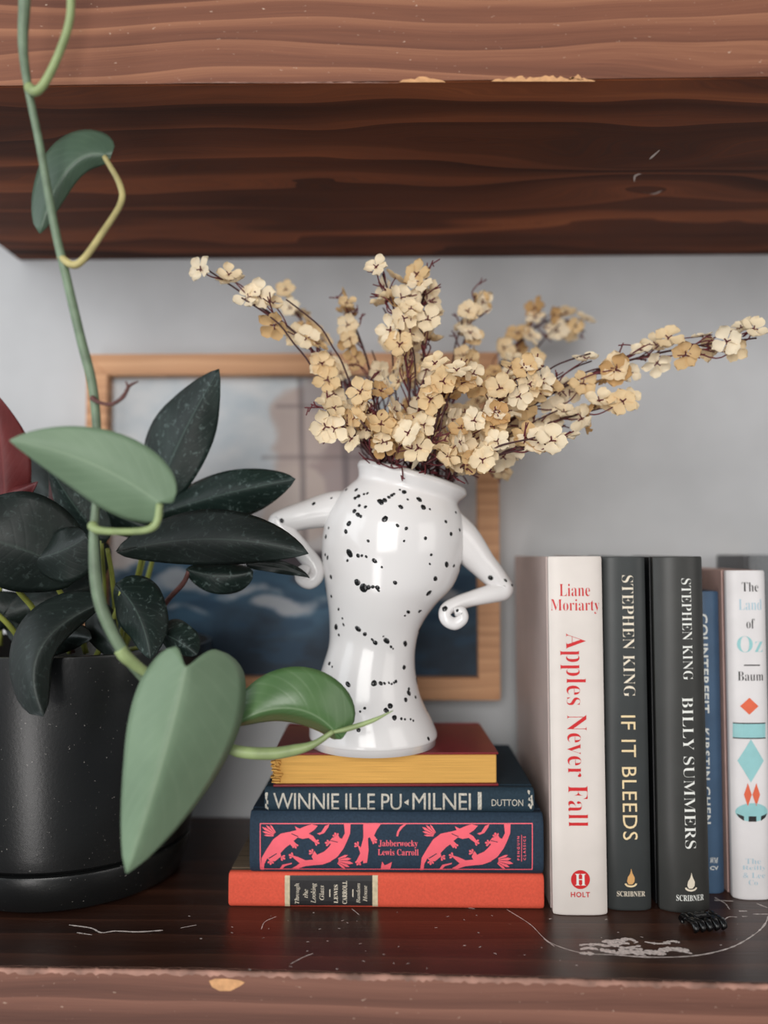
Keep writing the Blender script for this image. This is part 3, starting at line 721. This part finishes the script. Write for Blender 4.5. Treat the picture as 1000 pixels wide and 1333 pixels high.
for k in range(110):                                       # the far side of the vase
    ang = rng.uniform(-0.2, math.pi + .2); zz = rng.uniform(.02, .19); c0 = vase.location + Vector((0, 0, zz))
    d = Vector((math.cos(ang), math.sin(ang), 0)); h = bvh.ray_cast(c0 + d * .3, -d)
    if h[0]: hits.append((h[0], h[1], rng.choice([.0008, .0012, .0018, .0026])))
def speckle_mesh(name, hits, parent):
    v, f = [], []
    for p, nr, r_ in hits:
        nr = Vector(nr); t = nr.orthogonal().normalized(); b = nr.cross(t); b0 = len(v); m = 10
        st = rng.uniform(.85, 1.25); r_ *= 1.12
        for k in range(m):
            a_ = 2 * math.pi * k / m; rr = r_ * rng.uniform(.88, 1.1)
            v.append(vinv @ (p + t * math.cos(a_) * rr / st + b * math.sin(a_) * rr * st - nr * 0.00006))
        for k in range(m):
            a_ = 2 * math.pi * k / m
            v.append(vinv @ (p + t * math.cos(a_) * r_ * .8 / st + b * math.sin(a_) * r_ * .8 * st + nr * 0.00028))
        v.append(vinv @ (p + nr * 0.00034))
        for k in range(m):
            k2 = (k + 1) % m; f.append((b0 + k, b0 + k2, b0 + m + k2, b0 + m + k)); f.append((b0 + m + k, b0 + m + k2, b0 + 2 * m))
    return mk(name, v, f, SPECK, parent, True)
sk = speckle_mesh('speckles', hits, body); sk['kind'] = 'stuff'
for armo, pts in ((al, [(218, 210, 7), (102, 271, 8), (282, 190, 4)]), (ar, [(858, 478, 9), (912, 488, 6), (935, 505, 5), (692, 590, 9), (737, 597, 5), (753, 608, 4), (715, 612, 3)])):
    me = armo.data; bv = BVHTree.FromPolygons([tuple(vase.location + q.co) for q in me.vertices], [tuple(p.vertices) for p in me.polygons]); hh_ = []
    for x, y, r_ in pts:
        d = (P(330 + x / 2.778, 580 + y / 2.778, 1.0) - CAM).normalized(); h = bv.ray_cast(CAM, d)
        if h[0]: hh_.append((h[0], h[1], r_ / 2.778 * YV / F))
    if hh_: speckle_mesh('speckles', hh_, armo)['kind'] = 'stuff'

# ------------------------------------------------------------------ dried blossom sprays in the vase
n = NT('cream_petal'); oi = n.t.nodes.new('ShaderNodeObjectInfo'); fz = n.noise(n.coord(), 260, 3)
cc = n.ramp(oi.outputs['Random'], [(0.0, srgb(255, 243, 218)), (0.55, srgb(250, 232, 198)), (0.82, srgb(234, 204, 156)), (1.0, srgb(208, 168, 116))])
cc = n.mix(n.m_('MULTIPLY', fz, 0.22), cc, srgb(220, 186, 138))
PETAL = n.done(cc, 0.7, 0.2, Transmission_Weight=0.0)
tr = n.t.nodes.new('ShaderNodeBsdfTranslucent'); ms = n.t.nodes.new('ShaderNodeMixShader'); ms.inputs[0].default_value = 0.32
n.t.links.new(cc, tr.inputs[0]); n.t.links.new(n.b.outputs[0], ms.inputs[1]); n.t.links.new(tr.outputs[0], ms.inputs[2])
n.t.links.new(ms.outputs[0], n.t.nodes['Material Output'].inputs[0])
TWIG = mat_plain('burgundy_brown_twig', (66, 34, 34), 0.6, .35, 300); TWIGR = mat_plain('burgundy_twig_tip', (96, 38, 44), 0.55, .25, 300)

def blossom_mesh(seed, npet=5, rad=0.0109):
    rg = random.Random(seed); v, f = [], []
    for k in range(npet):
        a0 = 2 * math.pi * (k + rg.uniform(-.12, .12)) / npet; L = rad * rg.uniform(.85, 1.1); wd = rad * rg.uniform(.38, .45) * (5 / npet) ** .6; cup = rg.uniform(.05, .45); b0 = len(v)
        NU, NV = 7, 4
        for i in range(NU + 1):
            t = i / NU; wt = wd * (math.sqrt(max(0.0, 1 - ((t - .58) / .43) ** 2)) if t > .58 else .22 + .78 * sm(0, .58, t))
            for j in range(NV + 1):
                s_ = j / NV * 2 - 1; r_ = L * (.08 + .92 * t) * (1 - .10 * s_ * s_ * t); x = r_; y = s_ * wt
                z = cup * L * t * t * 0.8 + .10 * L * s_ * s_ + .05 * L * math.sin(5 * t + k + s_ * 2)
                v.append((x * math.cos(a0) - y * math.sin(a0), x * math.sin(a0) + y * math.cos(a0), z))
        for i in range(NU):
            for j in range(NV):
                a = b0 + i * (NV + 1) + j; f.append((a, a + 1, a + NV + 2, a + NV + 1))
    me = bpy.data.meshes.new('blossom'); me.from_pydata(v, [], f); me.materials.append(PETAL)
    me.polygons.foreach_set('use_smooth', [True] * len(me.polygons)); return me
def centre_mesh(rad=.0105):
    v, f = [], []
    for k in range(3):
        a = 2 * math.pi * k / 3 + .4; d = Vector((math.cos(a), math.sin(a), 0)) * rad * .24
        vv, ff = tube_data([Vector((0, 0, -.001)), Vector((0, 0, .0008)) + d * .3, Vector((0, 0, .0016)) + d], [.0004, .0005, .00045], 5)
        b0 = len(v); v += vv; f += [tuple(i + b0 for i in q) for q in ff]
    me = bpy.data.meshes.new('flower_centre'); me.from_pydata([tuple(q) for q in v], [], f); me.materials.append(TWIGR); return me
BLOOMS = [blossom_mesh(s_, npet) for s_, npet in ((1, 5), (2, 5), (3, 4), (4, 5), (5, 4), (6, 5))]
CENTRE = centre_mesh()
rng = random.Random(23)
def rvec(s_): return Vector((rng.gauss(0, s_), rng.gauss(0, s_), rng.gauss(0, s_)))
def spray(label, pts, nblo, spread=.013, start=.32, twigs=10, size=1.0, forks=2):
    mx = max(492, min(582, 537 + (pts[1][0] - 537) * .75)); my = 600 + (mx - 465) * .27 + 8; Ym = YV + max(-.018, min(.018, (pts[1][2] - YV) * .5))
    mid1 = (mx + (pts[1][0] - mx) * .45, min(my - 14, my + (pts[1][1] - my) * .5 - 6), Ym + (pts[1][2] - Ym) * .35)
    pts = [(520 + (mx - 520) * .4, 700, YV), (mx, my, Ym), mid1] + list(pts[1:])
    path = catmull([P(x, y, Y) for x, y, Y in pts], 8)
    root = tag(empty('blossom_spray', path[0]), label, 'flower', 'dried blossom sprays in the vase')
    iv = Matrix.Translation(-path[0])
    N = len(path)
    vv, ff = tube_data(path, [.0016 - .0010 * i / N for i in range(N)], 6)
    stem = mk('stem', [iv @ q for q in vv], ff, TWIG, root, True)
    for k in range(3):                                           # thinner side stems that leave the mouth beside the main one
        e_ = rng.uniform(.45, .9); jit = rvec(.008); jit.z = abs(jit.z) * .6
        pth = [path[int(i * e_)] + jit * sm(.2, 1.0, i / N) + rvec(.0008) for i in range(0, N, 3)]
        vv, ff = tube_data(catmull(pth, 3), sample_list([.0010, .0006], (len(pth) - 1) * 3 + 1), 5)
        mk('side_stem', [iv @ q for q in vv], ff, TWIG, root, True)
    tv, tf = [], []
    def add_twig(a, b, r0=.0006, r1=.0004, bend=.3):
        m = a.lerp(b, .5) + rvec((b - a).length * .12 * bend / .3); c, d = tube_data(catmull([a, m, b], 4), sample_list([r0, r1], 9), 5)
        b0 = len(tv); tv.extend(iv @ q for q in c); tf.extend(tuple(i + b0 for i in q) for q in d)
    nblo = int(nblo * 1.18 + .5)
    for k in range(nblo):
        f_ = start + (1 - start) * ((k + rng.random() * .8) / nblo); i = min(N - 1, int(f_ * (N - 1))); p = path[i]
        tg = (path[min(i + 1, N - 1)] - path[max(i - 1, 0)]).normalized()
        taper = 1.0 - .45 * f_
        off = rvec(1); off -= tg * off.dot(tg); off = off.normalized() * spread * taper * rng.uniform(.5, 1.5)
        off.y -= .003
        q = p + off + tg * rng.uniform(.0, .006)
        mg = rng.uniform(22, 58)
        for _ in range(30):                                      # keep the blooms above the vase rim
            xx, yy = proj(q)
            if 440 < xx < 640 and yy > 600 + (xx - 465) * .27 - mg: q = q + Vector((0, 0, .004))
            else: break
        if q.y > YW - .02: q.y = YW - .02
        j = max(0, i - rng.randint(2, 4)); add_twig(path[j], q)
        nrm = (off.normalized() * .9 + Vector((-.05, -.9, .35)) + rvec(.48)).normalized()
        o = bpy.data.objects.new('blossom', rng.choice(BLOOMS)); C.objects.link(o); o.parent = root
        o.location = iv @ q; o.rotation_euler = (nrm.to_track_quat('Z', 'Y').to_matrix() @ Matrix.Rotation(rng.uniform(0, 6.28), 3, 'Z')).to_euler()
        sc = size * rng.uniform(.78, 1.12); o.scale = (sc, sc, sc * rng.uniform(.7, 1.3))
        c = bpy.data.objects.new('flower_centre', CENTRE); C.objects.link(c); c.parent = o
    for k in range(twigs):
        f_ = start * .7 + (1 - start * .7) * rng.random(); i = min(N - 2, int(f_ * (N - 1))); p = path[i]; tg = (path[i + 1] - path[max(i - 1, 0)]).normalized()
        d = (tg * 1.0 + rvec(.45)).normalized(); L = rng.uniform(.012, .026) * (1.1 - .4 * f_); b = p + d * L; add_twig(p, b, .0006, .0005)
        for z in range(forks):                                   # short burgundy prongs at the twig's end
            add_twig(p.lerp(b, rng.uniform(.6, .95)), p.lerp(b, .85) + (d + rvec(.7)).normalized() * rng.uniform(.003, .007), .0005, .00045, .05)
    mk('twigs', tv, tf, TWIGR, root, True)['kind'] = 'stuff'
    return root
Y0 = YV
spray('blossom spray reaching furthest left, just above the picture frame', [(512, 660, Y0), (480, 585, Y0 - .012), (440, 510, Y0 - .02), (398, 446, Y0 - .025), (330, 392, Y0 - .03), (264, 347, Y0 - .035)], 15, .0065, .42, 10)
spray('short hazy blossom spray leaning left behind the leftmost one', [(520, 660, Y0 + .01), (470, 560, Y0 + .03), (425, 470, Y0 + .045), (394, 420, Y0 + .05), (370, 378, Y0 + .05)], 11, .010, .45, 8, .85)
spray('slender blossom spray rising left of the tallest one', [(520, 660, Y0), (500, 560, Y0 + .005), (478, 470, Y0 + .012), (462, 425, Y0 + .015), (446, 390, Y0 + .015)], 13, .012, .35, 12, .88)
spray('tallest blossom spray, rising upright at the middle of the vase', [(535, 660, Y0 - .01), (535, 560, Y0 - .025), (530, 480, Y0 - .03), (515, 410, Y0 - .032), (498, 356, Y0 - .032)], 21, .015, .36, 18)
spray('upright blossom spray just right of the tallest one', [(545, 660, Y0), (552, 560, Y0 - .012), (552, 470, Y0 - .02), (548, 410, Y0 - .022), (556, 364, Y0 - .022)], 17, .015, .38, 18, .92)
spray('blossom spray with three top blooms, upright right of centre', [(555, 660, Y0 + .01), (575, 560, Y0 + .02), (596, 480, Y0 + .03), (608, 430, Y0 + .032), (619, 384, Y0 + .032)], 15, .014, .38, 10, .92)
spray('round hazy clump of blossoms furthest back near the wall', [(560, 660, Y0 + .02), (600, 560, Y0 + .05), (650, 480, Y0 + .08), (690, 432, Y0 + .095), (725, 415, Y0 + .10), (762, 432, Y0 + .10)], 17, .015, .55, 8, 1.0)
spray('long blossom spray stretching furthest right over the books', [(560, 660, Y0 - .005), (610, 590, Y0 - .012), (690, 530, Y0 - .018), (780, 482, Y0 - .022), (880, 455, Y0 - .025), (985, 440, Y0 - .028)], 30, .012, .32, 24)
spray('blossom spray pointing right just under the longest one', [(560, 660, Y0 - .005), (610, 605, Y0 - .015), (680, 565, Y0 - .022), (750, 540, Y0 - .025), (826, 521, Y0 - .026)], 21, .012, .34, 14)
spray('lowest front blossom spray, sagging right over the vase rim', [(555, 655, Y0 - .02), (600, 612, Y0 - .045), (650, 592, Y0 - .055), (695, 582, Y0 - .058), (738, 574, Y0 - .058)], 11, .009, .35, 10)
spray('short blossom spray hanging left over the vase rim', [(510, 655, Y0 - .015), (490, 600, Y0 - .035), (465, 570, Y0 - .042), (440, 550, Y0 - .045), (422, 528, Y0 - .045)], 11, .012, .40, 10)
spray('dense blossom spray at the front middle, above the rim', [(540, 655, Y0 - .025), (555, 600, Y0 - .045), (568, 550, Y0 - .05), (580, 510, Y0 - .05), (592, 478, Y0 - .05)], 27, .019, .30, 16)
spray('full blossom spray leaning right of the front middle', [(550, 655, Y0 - .015), (590, 590, Y0 - .035), (630, 545, Y0 - .042), (665, 510, Y0 - .045), (700, 482, Y0 - .045)], 28, .019, .30, 16)
spray('small blossom spray at front left, beside the dense one', [(525, 655, Y0 - .02), (510, 600, Y0 - .035), (498, 560, Y0 - .04), (488, 525, Y0 - .042), (478, 500, Y0 - .042)], 17, .017, .32, 14, .95)
spray('tan blossom spray hidden in the middle of the bunch', [(540, 655, Y0 + .02), (545, 580, Y0 + .03), (540, 510, Y0 + .035), (528, 460, Y0 + .04), (520, 430, Y0 + .04)], 18, .022, .34, 14, .95)
spray('tan blossom spray behind, between the clump and the vase', [(560, 655, Y0 + .02), (590, 590, Y0 + .03), (630, 540, Y0 + .035), (668, 500, Y0 + .04), (690, 470, Y0 + .042)], 18, .020, .36, 14, .95)
spray('single drooping blossom stalk beside the picture frame corner', [(570, 655, Y0 + .02), (600, 615, Y0 + .03), (625, 606, Y0 + .035), (652, 612, Y0 + .035)], 3, .004, .80, 3)

# ------------------------------------------------------------------ leaves
def mat_leaf(name, base, dark, vein, rough=.4, fleck=0.0, veinamt=.5, spec=.35, under=None):
    n = NT(name); uv = n.sep(n.coord('UV')); t, s_ = uv[0], n.m_('ABSOLUTE', n.m_('SUBTRACT', uv[1], .5))
    ph = n.m_('SUBTRACT', n.m_('MULTIPLY', t, 9.0), n.m_('MULTIPLY', s_, 7.0))
    rib = n.m_('POWER', n.m_('ABSOLUTE', n.m_('SINE', n.m_('MULTIPLY', ph, math.pi))), 14.0)
    mid = n.m_('SUBTRACT', 1.0, n.val(s_, 0.004, 0.022))
    big = n.noise(n.coord(), 28, 3)
    col = n.ramp(big, [(0.3, srgb(*dark)), (0.7, srgb(*base))])
    vm = n.m_('MAXIMUM', n.m_('MULTIPLY', n.m_('MULTIPLY', rib, .30), n.val(n.noise(n.coord(), 60, 2), .35, .7)), mid)
    col = n.mix(n.m_('MULTIPLY', vm, veinamt), col, srgb(*vein))
    if fleck:
        fl = n.noise(n.coord(), 230, 3, .65, .6); col = n.mix(n.m_('MULTIPLY', n.val(fl, .57, .70), fleck), col, srgb(124, 142, 138))
    n.bump(n.m_('ADD', n.m_('MULTIPLY', rib, -.25), n.noise(n.coord(), 120, 3)), .16, .0008)
    if under:
        gm = n.t.nodes.new('ShaderNodeNewGeometry'); col = n.mix(gm.outputs['Backfacing'], col, srgb(*under))
    return n.done(col, rough, spec)
L_DARK = mat_leaf('dark_silver_flecked_leaf', (24, 40, 35), (15, 26, 23), (80, 98, 90), .46, .34, .35)
L_DARK2 = mat_leaf('dark_green_leaf', (23, 33, 29), (15, 22, 20), (62, 76, 68), .48, .10, .3)
L_RED = mat_leaf('wine_red_leaf_back', (104, 38, 38), (78, 26, 28), (122, 56, 54), .5, 0, .4)
L_VINE = mat_leaf('grey_green_vine_leaf', (116, 138, 112), (104, 126, 101), (146, 164, 138), .48, 0, .4, .35)
L_VINE2 = mat_leaf('bright_green_vine_leaf', (88, 118, 74), (68, 100, 58), (146, 166, 132), .32, 0, .4, .5)
L_VDK = mat_leaf('deep_green_vine_leaf', (72, 92, 74), (58, 76, 62), (112, 132, 110), .42, 0, .4, .4)
S_VINE = mat_plain('vine_stem_green', (106, 124, 100), .42, .25, 90); S_PET = mat_plain('olive_green_petiole', (142, 158, 108), .42, .25, 60)
S_TANP = mat_plain('yellowed_petiole', (174, 162, 110), .5, .3, 80); S_YG = mat_plain('yellow_green_stalk', (140, 146, 70), .45, .25, 60); S_BRN = mat_plain('brown_root', (92, 58, 54), .6, .3, 200)

def leaf(name, parent, mat, base, mid, tip, wl, wr, lobe=.10, dl=0.0, dr=0.0, pa=.45, pb=.9, groove=.0012, wave=.0, thick=.0006, notch=0.0):
    """blade from base to tip (px,py,Y); wl/wr = half widths in px on the left/right of travel, dl/dr = how far each side folds away"""
    B, M, Tp = P(*base), P(*mid), P(*tip); Ctl = M * 2 - (B + Tp) * .5
    NT_, NS = 26, 7; pk = pa / (pa + pb); nrm = pk ** pa * (1 - pk) ** pb; L = (Tp - B).length
    iv = W2L(parent); v, uvs, f = [], [], []
    for i in range(NT_ + 1):
        t = (i / NT_) ** 1.25
        Cc = B * (1 - t) ** 2 + Ctl * 2 * t * (1 - t) + Tp * t * t
        tg = ((Ctl - B) * (1 - t) + (Tp - Ctl) * t).normalized()
        side = Vector((tg.z, 0, -tg.x)).normalized()
        wt = ((t + notch) ** pa) * ((1 - t) ** pb) / nrm
        for j in range(-NS, NS + 1):
            s_ = j / NS; W_ = (wr if s_ > 0 else wl) * (M.y / F); d = dr if s_ > 0 else dl; a = abs(s_)
            q = Cc + side * s_ * wt * W_ - tg * L * lobe * math.sin(a * math.pi / 2) ** 1.3 * math.exp(-t / .13)
            q.y += d * (a ** 1.15) * min(1, wt * 1.2) + groove * math.exp(-(a / .16) ** 2) * wt + wave * math.sin(t * 11 + s_) * a * a
            v.append(iv @ q); uvs.append((t, .5 + .5 * s_))
    n_ = 2 * NS + 1
    for i in range(NT_):
        for j in range(n_ - 1):
            a = i * n_ + j; f.append((a, a + 1, a + n_ + 1, a + n_))
    o = mk(name, v, f, mat, parent, True)
    ul = o.data.uv_layers.new(name='UVMap')
    for lp in o.data.loops: ul.data[lp.index].uv = uvs[lp.vertex_index]
    md = o.modifiers.new('thickness', 'SOLIDIFY'); md.thickness = thick; md.offset = 1
    return o

# ------------------------------------------------------------------ potted plant
PY = 0.637; pc = P(99, 900, PY); PS = 0.815
pot_c = Vector((pc.x, PY, 0.0003))
plant = tag(empty('potted_plant', pot_c), 'dark leaved houseplant in a matte black speckled pot at the left', 'potted plant')
n = NT('black_speckled_pot'); sp_ = n.noise(n.coord(), 420, 2, .6); big = n.noise(n.coord(), 18, 3)
col = n.ramp(big, [(.3, srgb(16, 17, 18)), (.7, srgb(23, 24, 24))]); col = n.mix(n.m_('MULTIPLY', n.val(sp_, .70, .76), .6), col, srgb(150, 145, 140)); n.bump(sp_, .15, .0004)
POT = n.done(col, .30, .5)
SOIL = mat_plain('dark_soil', (38, 28, 24), .95, .5, 220, bump=.8)
def lathe(name, prof, mat, parent, seg=72):
    v, f = [], []
    for r_, z in prof:
        for k in range(seg): a = 2 * math.pi * k / seg; v.append((r_ * PS * math.cos(a), r_ * PS * math.sin(a), z))
    for i in range(len(prof) - 1):
        for k in range(seg):
            k2 = (k + 1) % seg; f.append((i * seg + k, i * seg + k2, (i + 1) * seg + k2, (i + 1) * seg + k))
    f.append(tuple(range(seg - 1, -1, -1))); f.append(tuple((len(prof) - 1) * seg + k for k in range(seg)))
    o = mk(name, v, f, mat, parent, True); md = o.modifiers.new('edges', 'EDGE_SPLIT'); md.split_angle = R(35); return o
ZR = P(110, 857, PY - .103).z
lathe('pot', [(.098, .0285), (.1035, .0285), (.1075, .031), (.1105, .045), (.118, .10), (.1265, ZR - .002), (.1262, ZR - .0005), (.1250, ZR), (.1232, ZR), (.1222, ZR - .0008), (.1200, ZR - .03), (.119, ZR - .032), (.02, ZR - .032)], POT, plant)
lathe('saucer', [(.080, 0), (.092, 0), (.099, .003), (.1045, .012), (.1075, .0255), (.1070, .0272), (.1055, .0278), (.02, .0278)], POT, plant)
lathe('soil', [(.118, ZR - .033), (.118, ZR - .024), (.09, ZR - .021), (.05, ZR - .019), (.0, ZR - .018)], SOIL, plant)
D = L_DARK; D2 = L_DARK2
LEAVES = [
    (D, (203, 648, .60), (240, 562, .59), (286, 481, .578), 55, 40, .05, .012, .004, .55, .85),
    (D, (208, 668, .60), (300, 641, .585), (385, 624, .575), 31, 34, .06, .006, .010, .6, .8),
    (D2, (180, 712, .552), (290, 702, .540), (402, 721, .530), 40, 34, .14, .006, .008, .6, .85),
    (D, (246, 742, .572), (290, 750, .568), (330, 744, .57), 16, 24, .05, .004, .006, .5, .6),
    (D2, (322, 734, .565), (365, 738, .562), (403, 752, .56), 9, 9, .02, 0, .002, .5, .9),
    (D, (158, 768, .560), (182, 806, .548), (196, 858, .540), 34, 33, .14, .008, .008, .4, .75),
    (D, (206, 822, .566), (232, 835, .556), (257, 853, .552), 22, 18, .05, .006, .006, .5, .7),
    (D2, (128, 788, .575), (136, 826, .565), (165, 862, .556), 16, 26, .05, .004, .006, .45, .8),
    (D2, (52, 724, .535), (-8, 704, .525), (-80, 690, .520), 62, 74, .42, .010, .010, .42, .8),
    (D2, (44, 728, .537), (82, 716, .528), (114, 698, .524), 30, 42, .05, .006, .006, .55, .6),
    (D2, (118, 762, .60), (62, 782, .59), (4, 800, .585), 44, 34, .10, .006, .006, .5, .8),
    (D2, (108, 700, .615), (104, 740, .61), (90, 785, .605), 32, 34, .10, .006, .006, .5, .8),
    (D2, (130, 786, .530), (52, 846, .506), (57, 932, .498), 14, 52, .03, .006, .012, .55, .55),
    (L_RED, (6, 655, .590), (2, 588, .582), (-8, 510, .574), 32, 31, .05, .006, .008, .5, .8),
    (L_RED, (80, 738, .605), (76, 672, .600), (66, 608, .596), 19, 13, .05, .004, .004, .5, .8),
    (L_RED, (-8, 652, .588), (20, 640, .58), (50, 628, .576), 8, 16, .05, .004, .004, .5, .8),
    (D, (132, 702, .575), (95, 656, .568), (64, 606, .560), 30, 30, .05, .006, .006, .55, .85),
    (D, (196, 690, .61), (150, 668, .605), (108, 640, .60), 24, 22, .05, .006, .006, .55, .8),
    (D2, (20, 830, .60), (10, 800, .595), (-40, 780, .59), 30, 30, .10, .006, .006, .5, .8),
    (D2, (40, 850, .575), (80, 830, .565), (120, 832, .556), 18, 20, .10, .006, .006, .5, .8),
    (D2, (60, 640, .70), (20, 620, .71), (-40, 640, .71), 40, 40, .10, .006, .006, .5, .8),
]
for (m_, b_, mi_, t_, wl, wr, lb, dl, dr, pa, pb) in LEAVES:
    leaf('leaf', plant, m_, b_, mi_, t_, wl, wr, lb, dl * 1.4 + .002, dr * 1.4 - .001, pa, pb, .001, .0016, notch=.004 if lb > .2 else 0.0)
pinv = W2L(plant)
zs_ = ZR - .02
def stalk(pts, r_=.0019, mat=S_YG): tube('stalk', plant, mat, [P(*q) for q in pts], [r_ * 1.15, r_ * .85], 8, 6, pinv)
stalk([(62, 838, .60), (45, 795, .575), (20, 762, .55), (30, 735, .54)])
stalk([(30, 838, .585), (10, 812, .57), (-20, 785, .56)])
stalk([(112, 850, .61), (100, 810, .60), (75, 765, .575), (54, 728, .548)])
stalk([(150, 850, .60), (150, 800, .60), (146, 750, .58), (140, 715, .565)])
stalk([(160, 850, .61), (175, 770, .60), (184, 728, .575), (186, 712, .555)])
stalk([(185, 845, .62), (212, 790, .60), (238, 760, .58), (246, 743, .573)], .0019, S_BRN)
stalk([(150, 850, .63), (178, 760, .62), (196, 690, .61), (203, 650, .601)])
stalk([(160, 850, .64), (190, 760, .63), (205, 700, .615), (208, 669, .601)])
stalk([(95, 850, .62), (85, 800, .615), (80, 738, .606)], .0016, S_BRN)
stalk([(125, 855, .58), (150, 800, .575), (158, 770, .561)])
stalk([(0, 840, .62), (0, 740, .605), (6, 656, .591)], .0019)
stalk([(130, 845, .61), (136, 780, .59), (132, 703, .576)], .0016)
stalk([(145, 850, .62), (190, 840, .585), (206, 823, .567)], .0016)
stalk([(70, 850, .60), (100, 800, .56), (130, 787, .531)], .0018)
stalk([(90, 850, .62), (110, 800, .61), (118, 763, .601)], .0016)

# ------------------------------------------------------------------ trailing vine hanging from above
vine = tag(empty('trailing_vine', P(32, -70, .425)), 'long trailing green vine with heart shaped leaves hanging down from above', 'vine')
wi = W2L(vine)
def vt(name, mat, pts, r_, ring=10): return tube(name, vine, mat, [P(*q) for q in pts], r_, ring, 7, wi)
def px(n_, Y=.45): return n_ * Y / F
vt('stem', S_VINE, [(36, -320, .40), (33, -70, .425), (32, 0, .432), (30, 60, .436), (37, 116, .438), (52, 190, .442), (70, 290, .446), (85, 355, .450), (105, 440, .453), (120, 500, .455), (126, 560, .456), (126, 640, .456), (122, 700, .456), (127, 770, .456), (142, 815, .457), (166, 856, .462), (205, 900, .478), (250, 945, .486), (294, 970, .49)], [px(7), px(7), px(7.5), px(6), px(5), px(5.2), px(5.6), px(6), px(6.5), px(6), px(5.5), px(5.5), px(8), px(8), px(7.5), px(8), px(7), px(6)], 12)
vt('petiole', S_PET, [(38, 114, .437), (46, 119, .432), (58, 108, .430), (75, 74, .428), (90, 30, .424), (93, -10, .42), (96, -80, .41)], [px(7), px(5.5), px(5), px(5), px(5)])
vt('petiole', S_TANP, [(78, 334, .449), (95, 345, .446), (110, 336, .446), (132, 305, .450), (157, 265, .455), (156, 240, .457), (136, 204, .458)], [px(5), px(5), px(4.5), px(4), px(4.5), px(3.5)])
vt('petiole', S_PET, [(120, 684, .453), (128, 690, .449), (155, 692, .446), (190, 690, .444), (204, 680, .444), (208, 656, .445)], [px(7), px(5), px(4.5), px(5), px(4.5)])
vt('petiole', S_PET, [(156, 845, .459), (166, 857, .461), (196, 878, .468), (226, 882, .464), (242, 870, .452)], [px(9), px(9), px(6), px(5), px(4)])
vt('petiole', S_PET, [(286, 967, .492), (310, 978, .494), (350, 981, .496), (385, 976, .497), (410, 968, .497), (434, 952, .497)], [px(6), px(8.5), px(9), px(8), px(5), px(3.5)])
vt('leaf_sheath', S_PET, [(434, 953, .497), (455, 948, .497), (485, 938, .497), (512, 925, .497)], [px(2.5), px(4), px(3.2), px(.6)])
vt('aerial_root', S_BRN, [(120, 518, .453), (130, 524, .450), (145, 526, .449), (160, 517, .449), (168, 503, .449), (180, 496, .449)], [px(4), px(2.5), px(2.5), px(2.6), px(2.2), px(1)])
vt('aerial_root', S_BRN, [(158, 518, .449), (166, 507, .448), (164, 496, .447)], [px(2.4), px(2.2), px(1)])
leaf('leaf', vine, L_VINE, (208, 655, .4455), (116, 602, .436), (13, 573, .428), 50, 53, .06, .012, .004, .38, .85, notch=.003)
leaf('leaf', vine, L_VINE, (242, 868, .4505), (212, 985, .442), (165, 1136, .440), 74, 64, .085, .036, .012, .34, .74, .001, notch=.006)
leaf('leaf', vine, L_VINE2, (434, 950, .497), (374, 922, .490), (300, 945, .494), 24, 52, .13, .014, .010, .34, .62)
leaf('leaf', vine, L_VDK, (138, 202, .458), (88, 218, .457), (52, 304, .459), 14, 48, .05, .006, .008, .42, .62)

# ------------------------------------------------------------------ small black claw clip
BLKP = mat_plain('glossy_black_plastic', (16, 16, 17), .22, .1)
cc_ = PZ(915, 1207, 0)
clip = tag(empty('claw_clip', (cc_.x, cc_.y, 0), (0, 0, R(14))), 'small black plastic claw clip lying in front of the black book', 'hair clip'); clip.scale = (1.25, 1.1, 0.75)
for sgn in (-1, 1):
    bm = bmesh.new(); bm_box(bm, (-.0095, sgn * .0006 - .0011, .0062), (.0095, sgn * .0006 + .0011, .0088), .0006)
    jaw = from_bm('jaw', bm, BLKP, clip)
    for k in range(5):
        x = -.008 + k * .004
        path = catmull([Vector((x, sgn * .001, .0075)), Vector((x, sgn * .0052, .0080)), Vector((x, sgn * .0075, .0042)), Vector((x, sgn * .0062, .0009))], 5)
        vv, ff = tube_data(path, sample_list([.0021, .0020, .0017, .0009], len(path)), 6); mk('prong', vv, ff, BLKP, jaw, True)
    bm = bmesh.new(); bm_box(bm, (-.0035, sgn * .0012 - .0006, .0085), (.0035, sgn * .0012 + .0006, .0108), .0005)
    bmesh.ops.rotate(bm, cent=(0, sgn * .0012, .0085), matrix=Matrix.Rotation(R(-22 * sgn), 3, 'X'), verts=bm.verts); from_bm('thumb_tab', bm, BLKP, clip)
path = [Vector((-.0045 + .009 * i / 40, .0013 * math.cos(i * .95), .0078 + .0013 * math.sin(i * .95))) for i in range(41)]
vv, ff = tube_data(path, [.0003] * 41, 5); mk('spring', vv, ff, mat_plain('dark_steel', (70, 70, 72), .3, .1), clip, True)
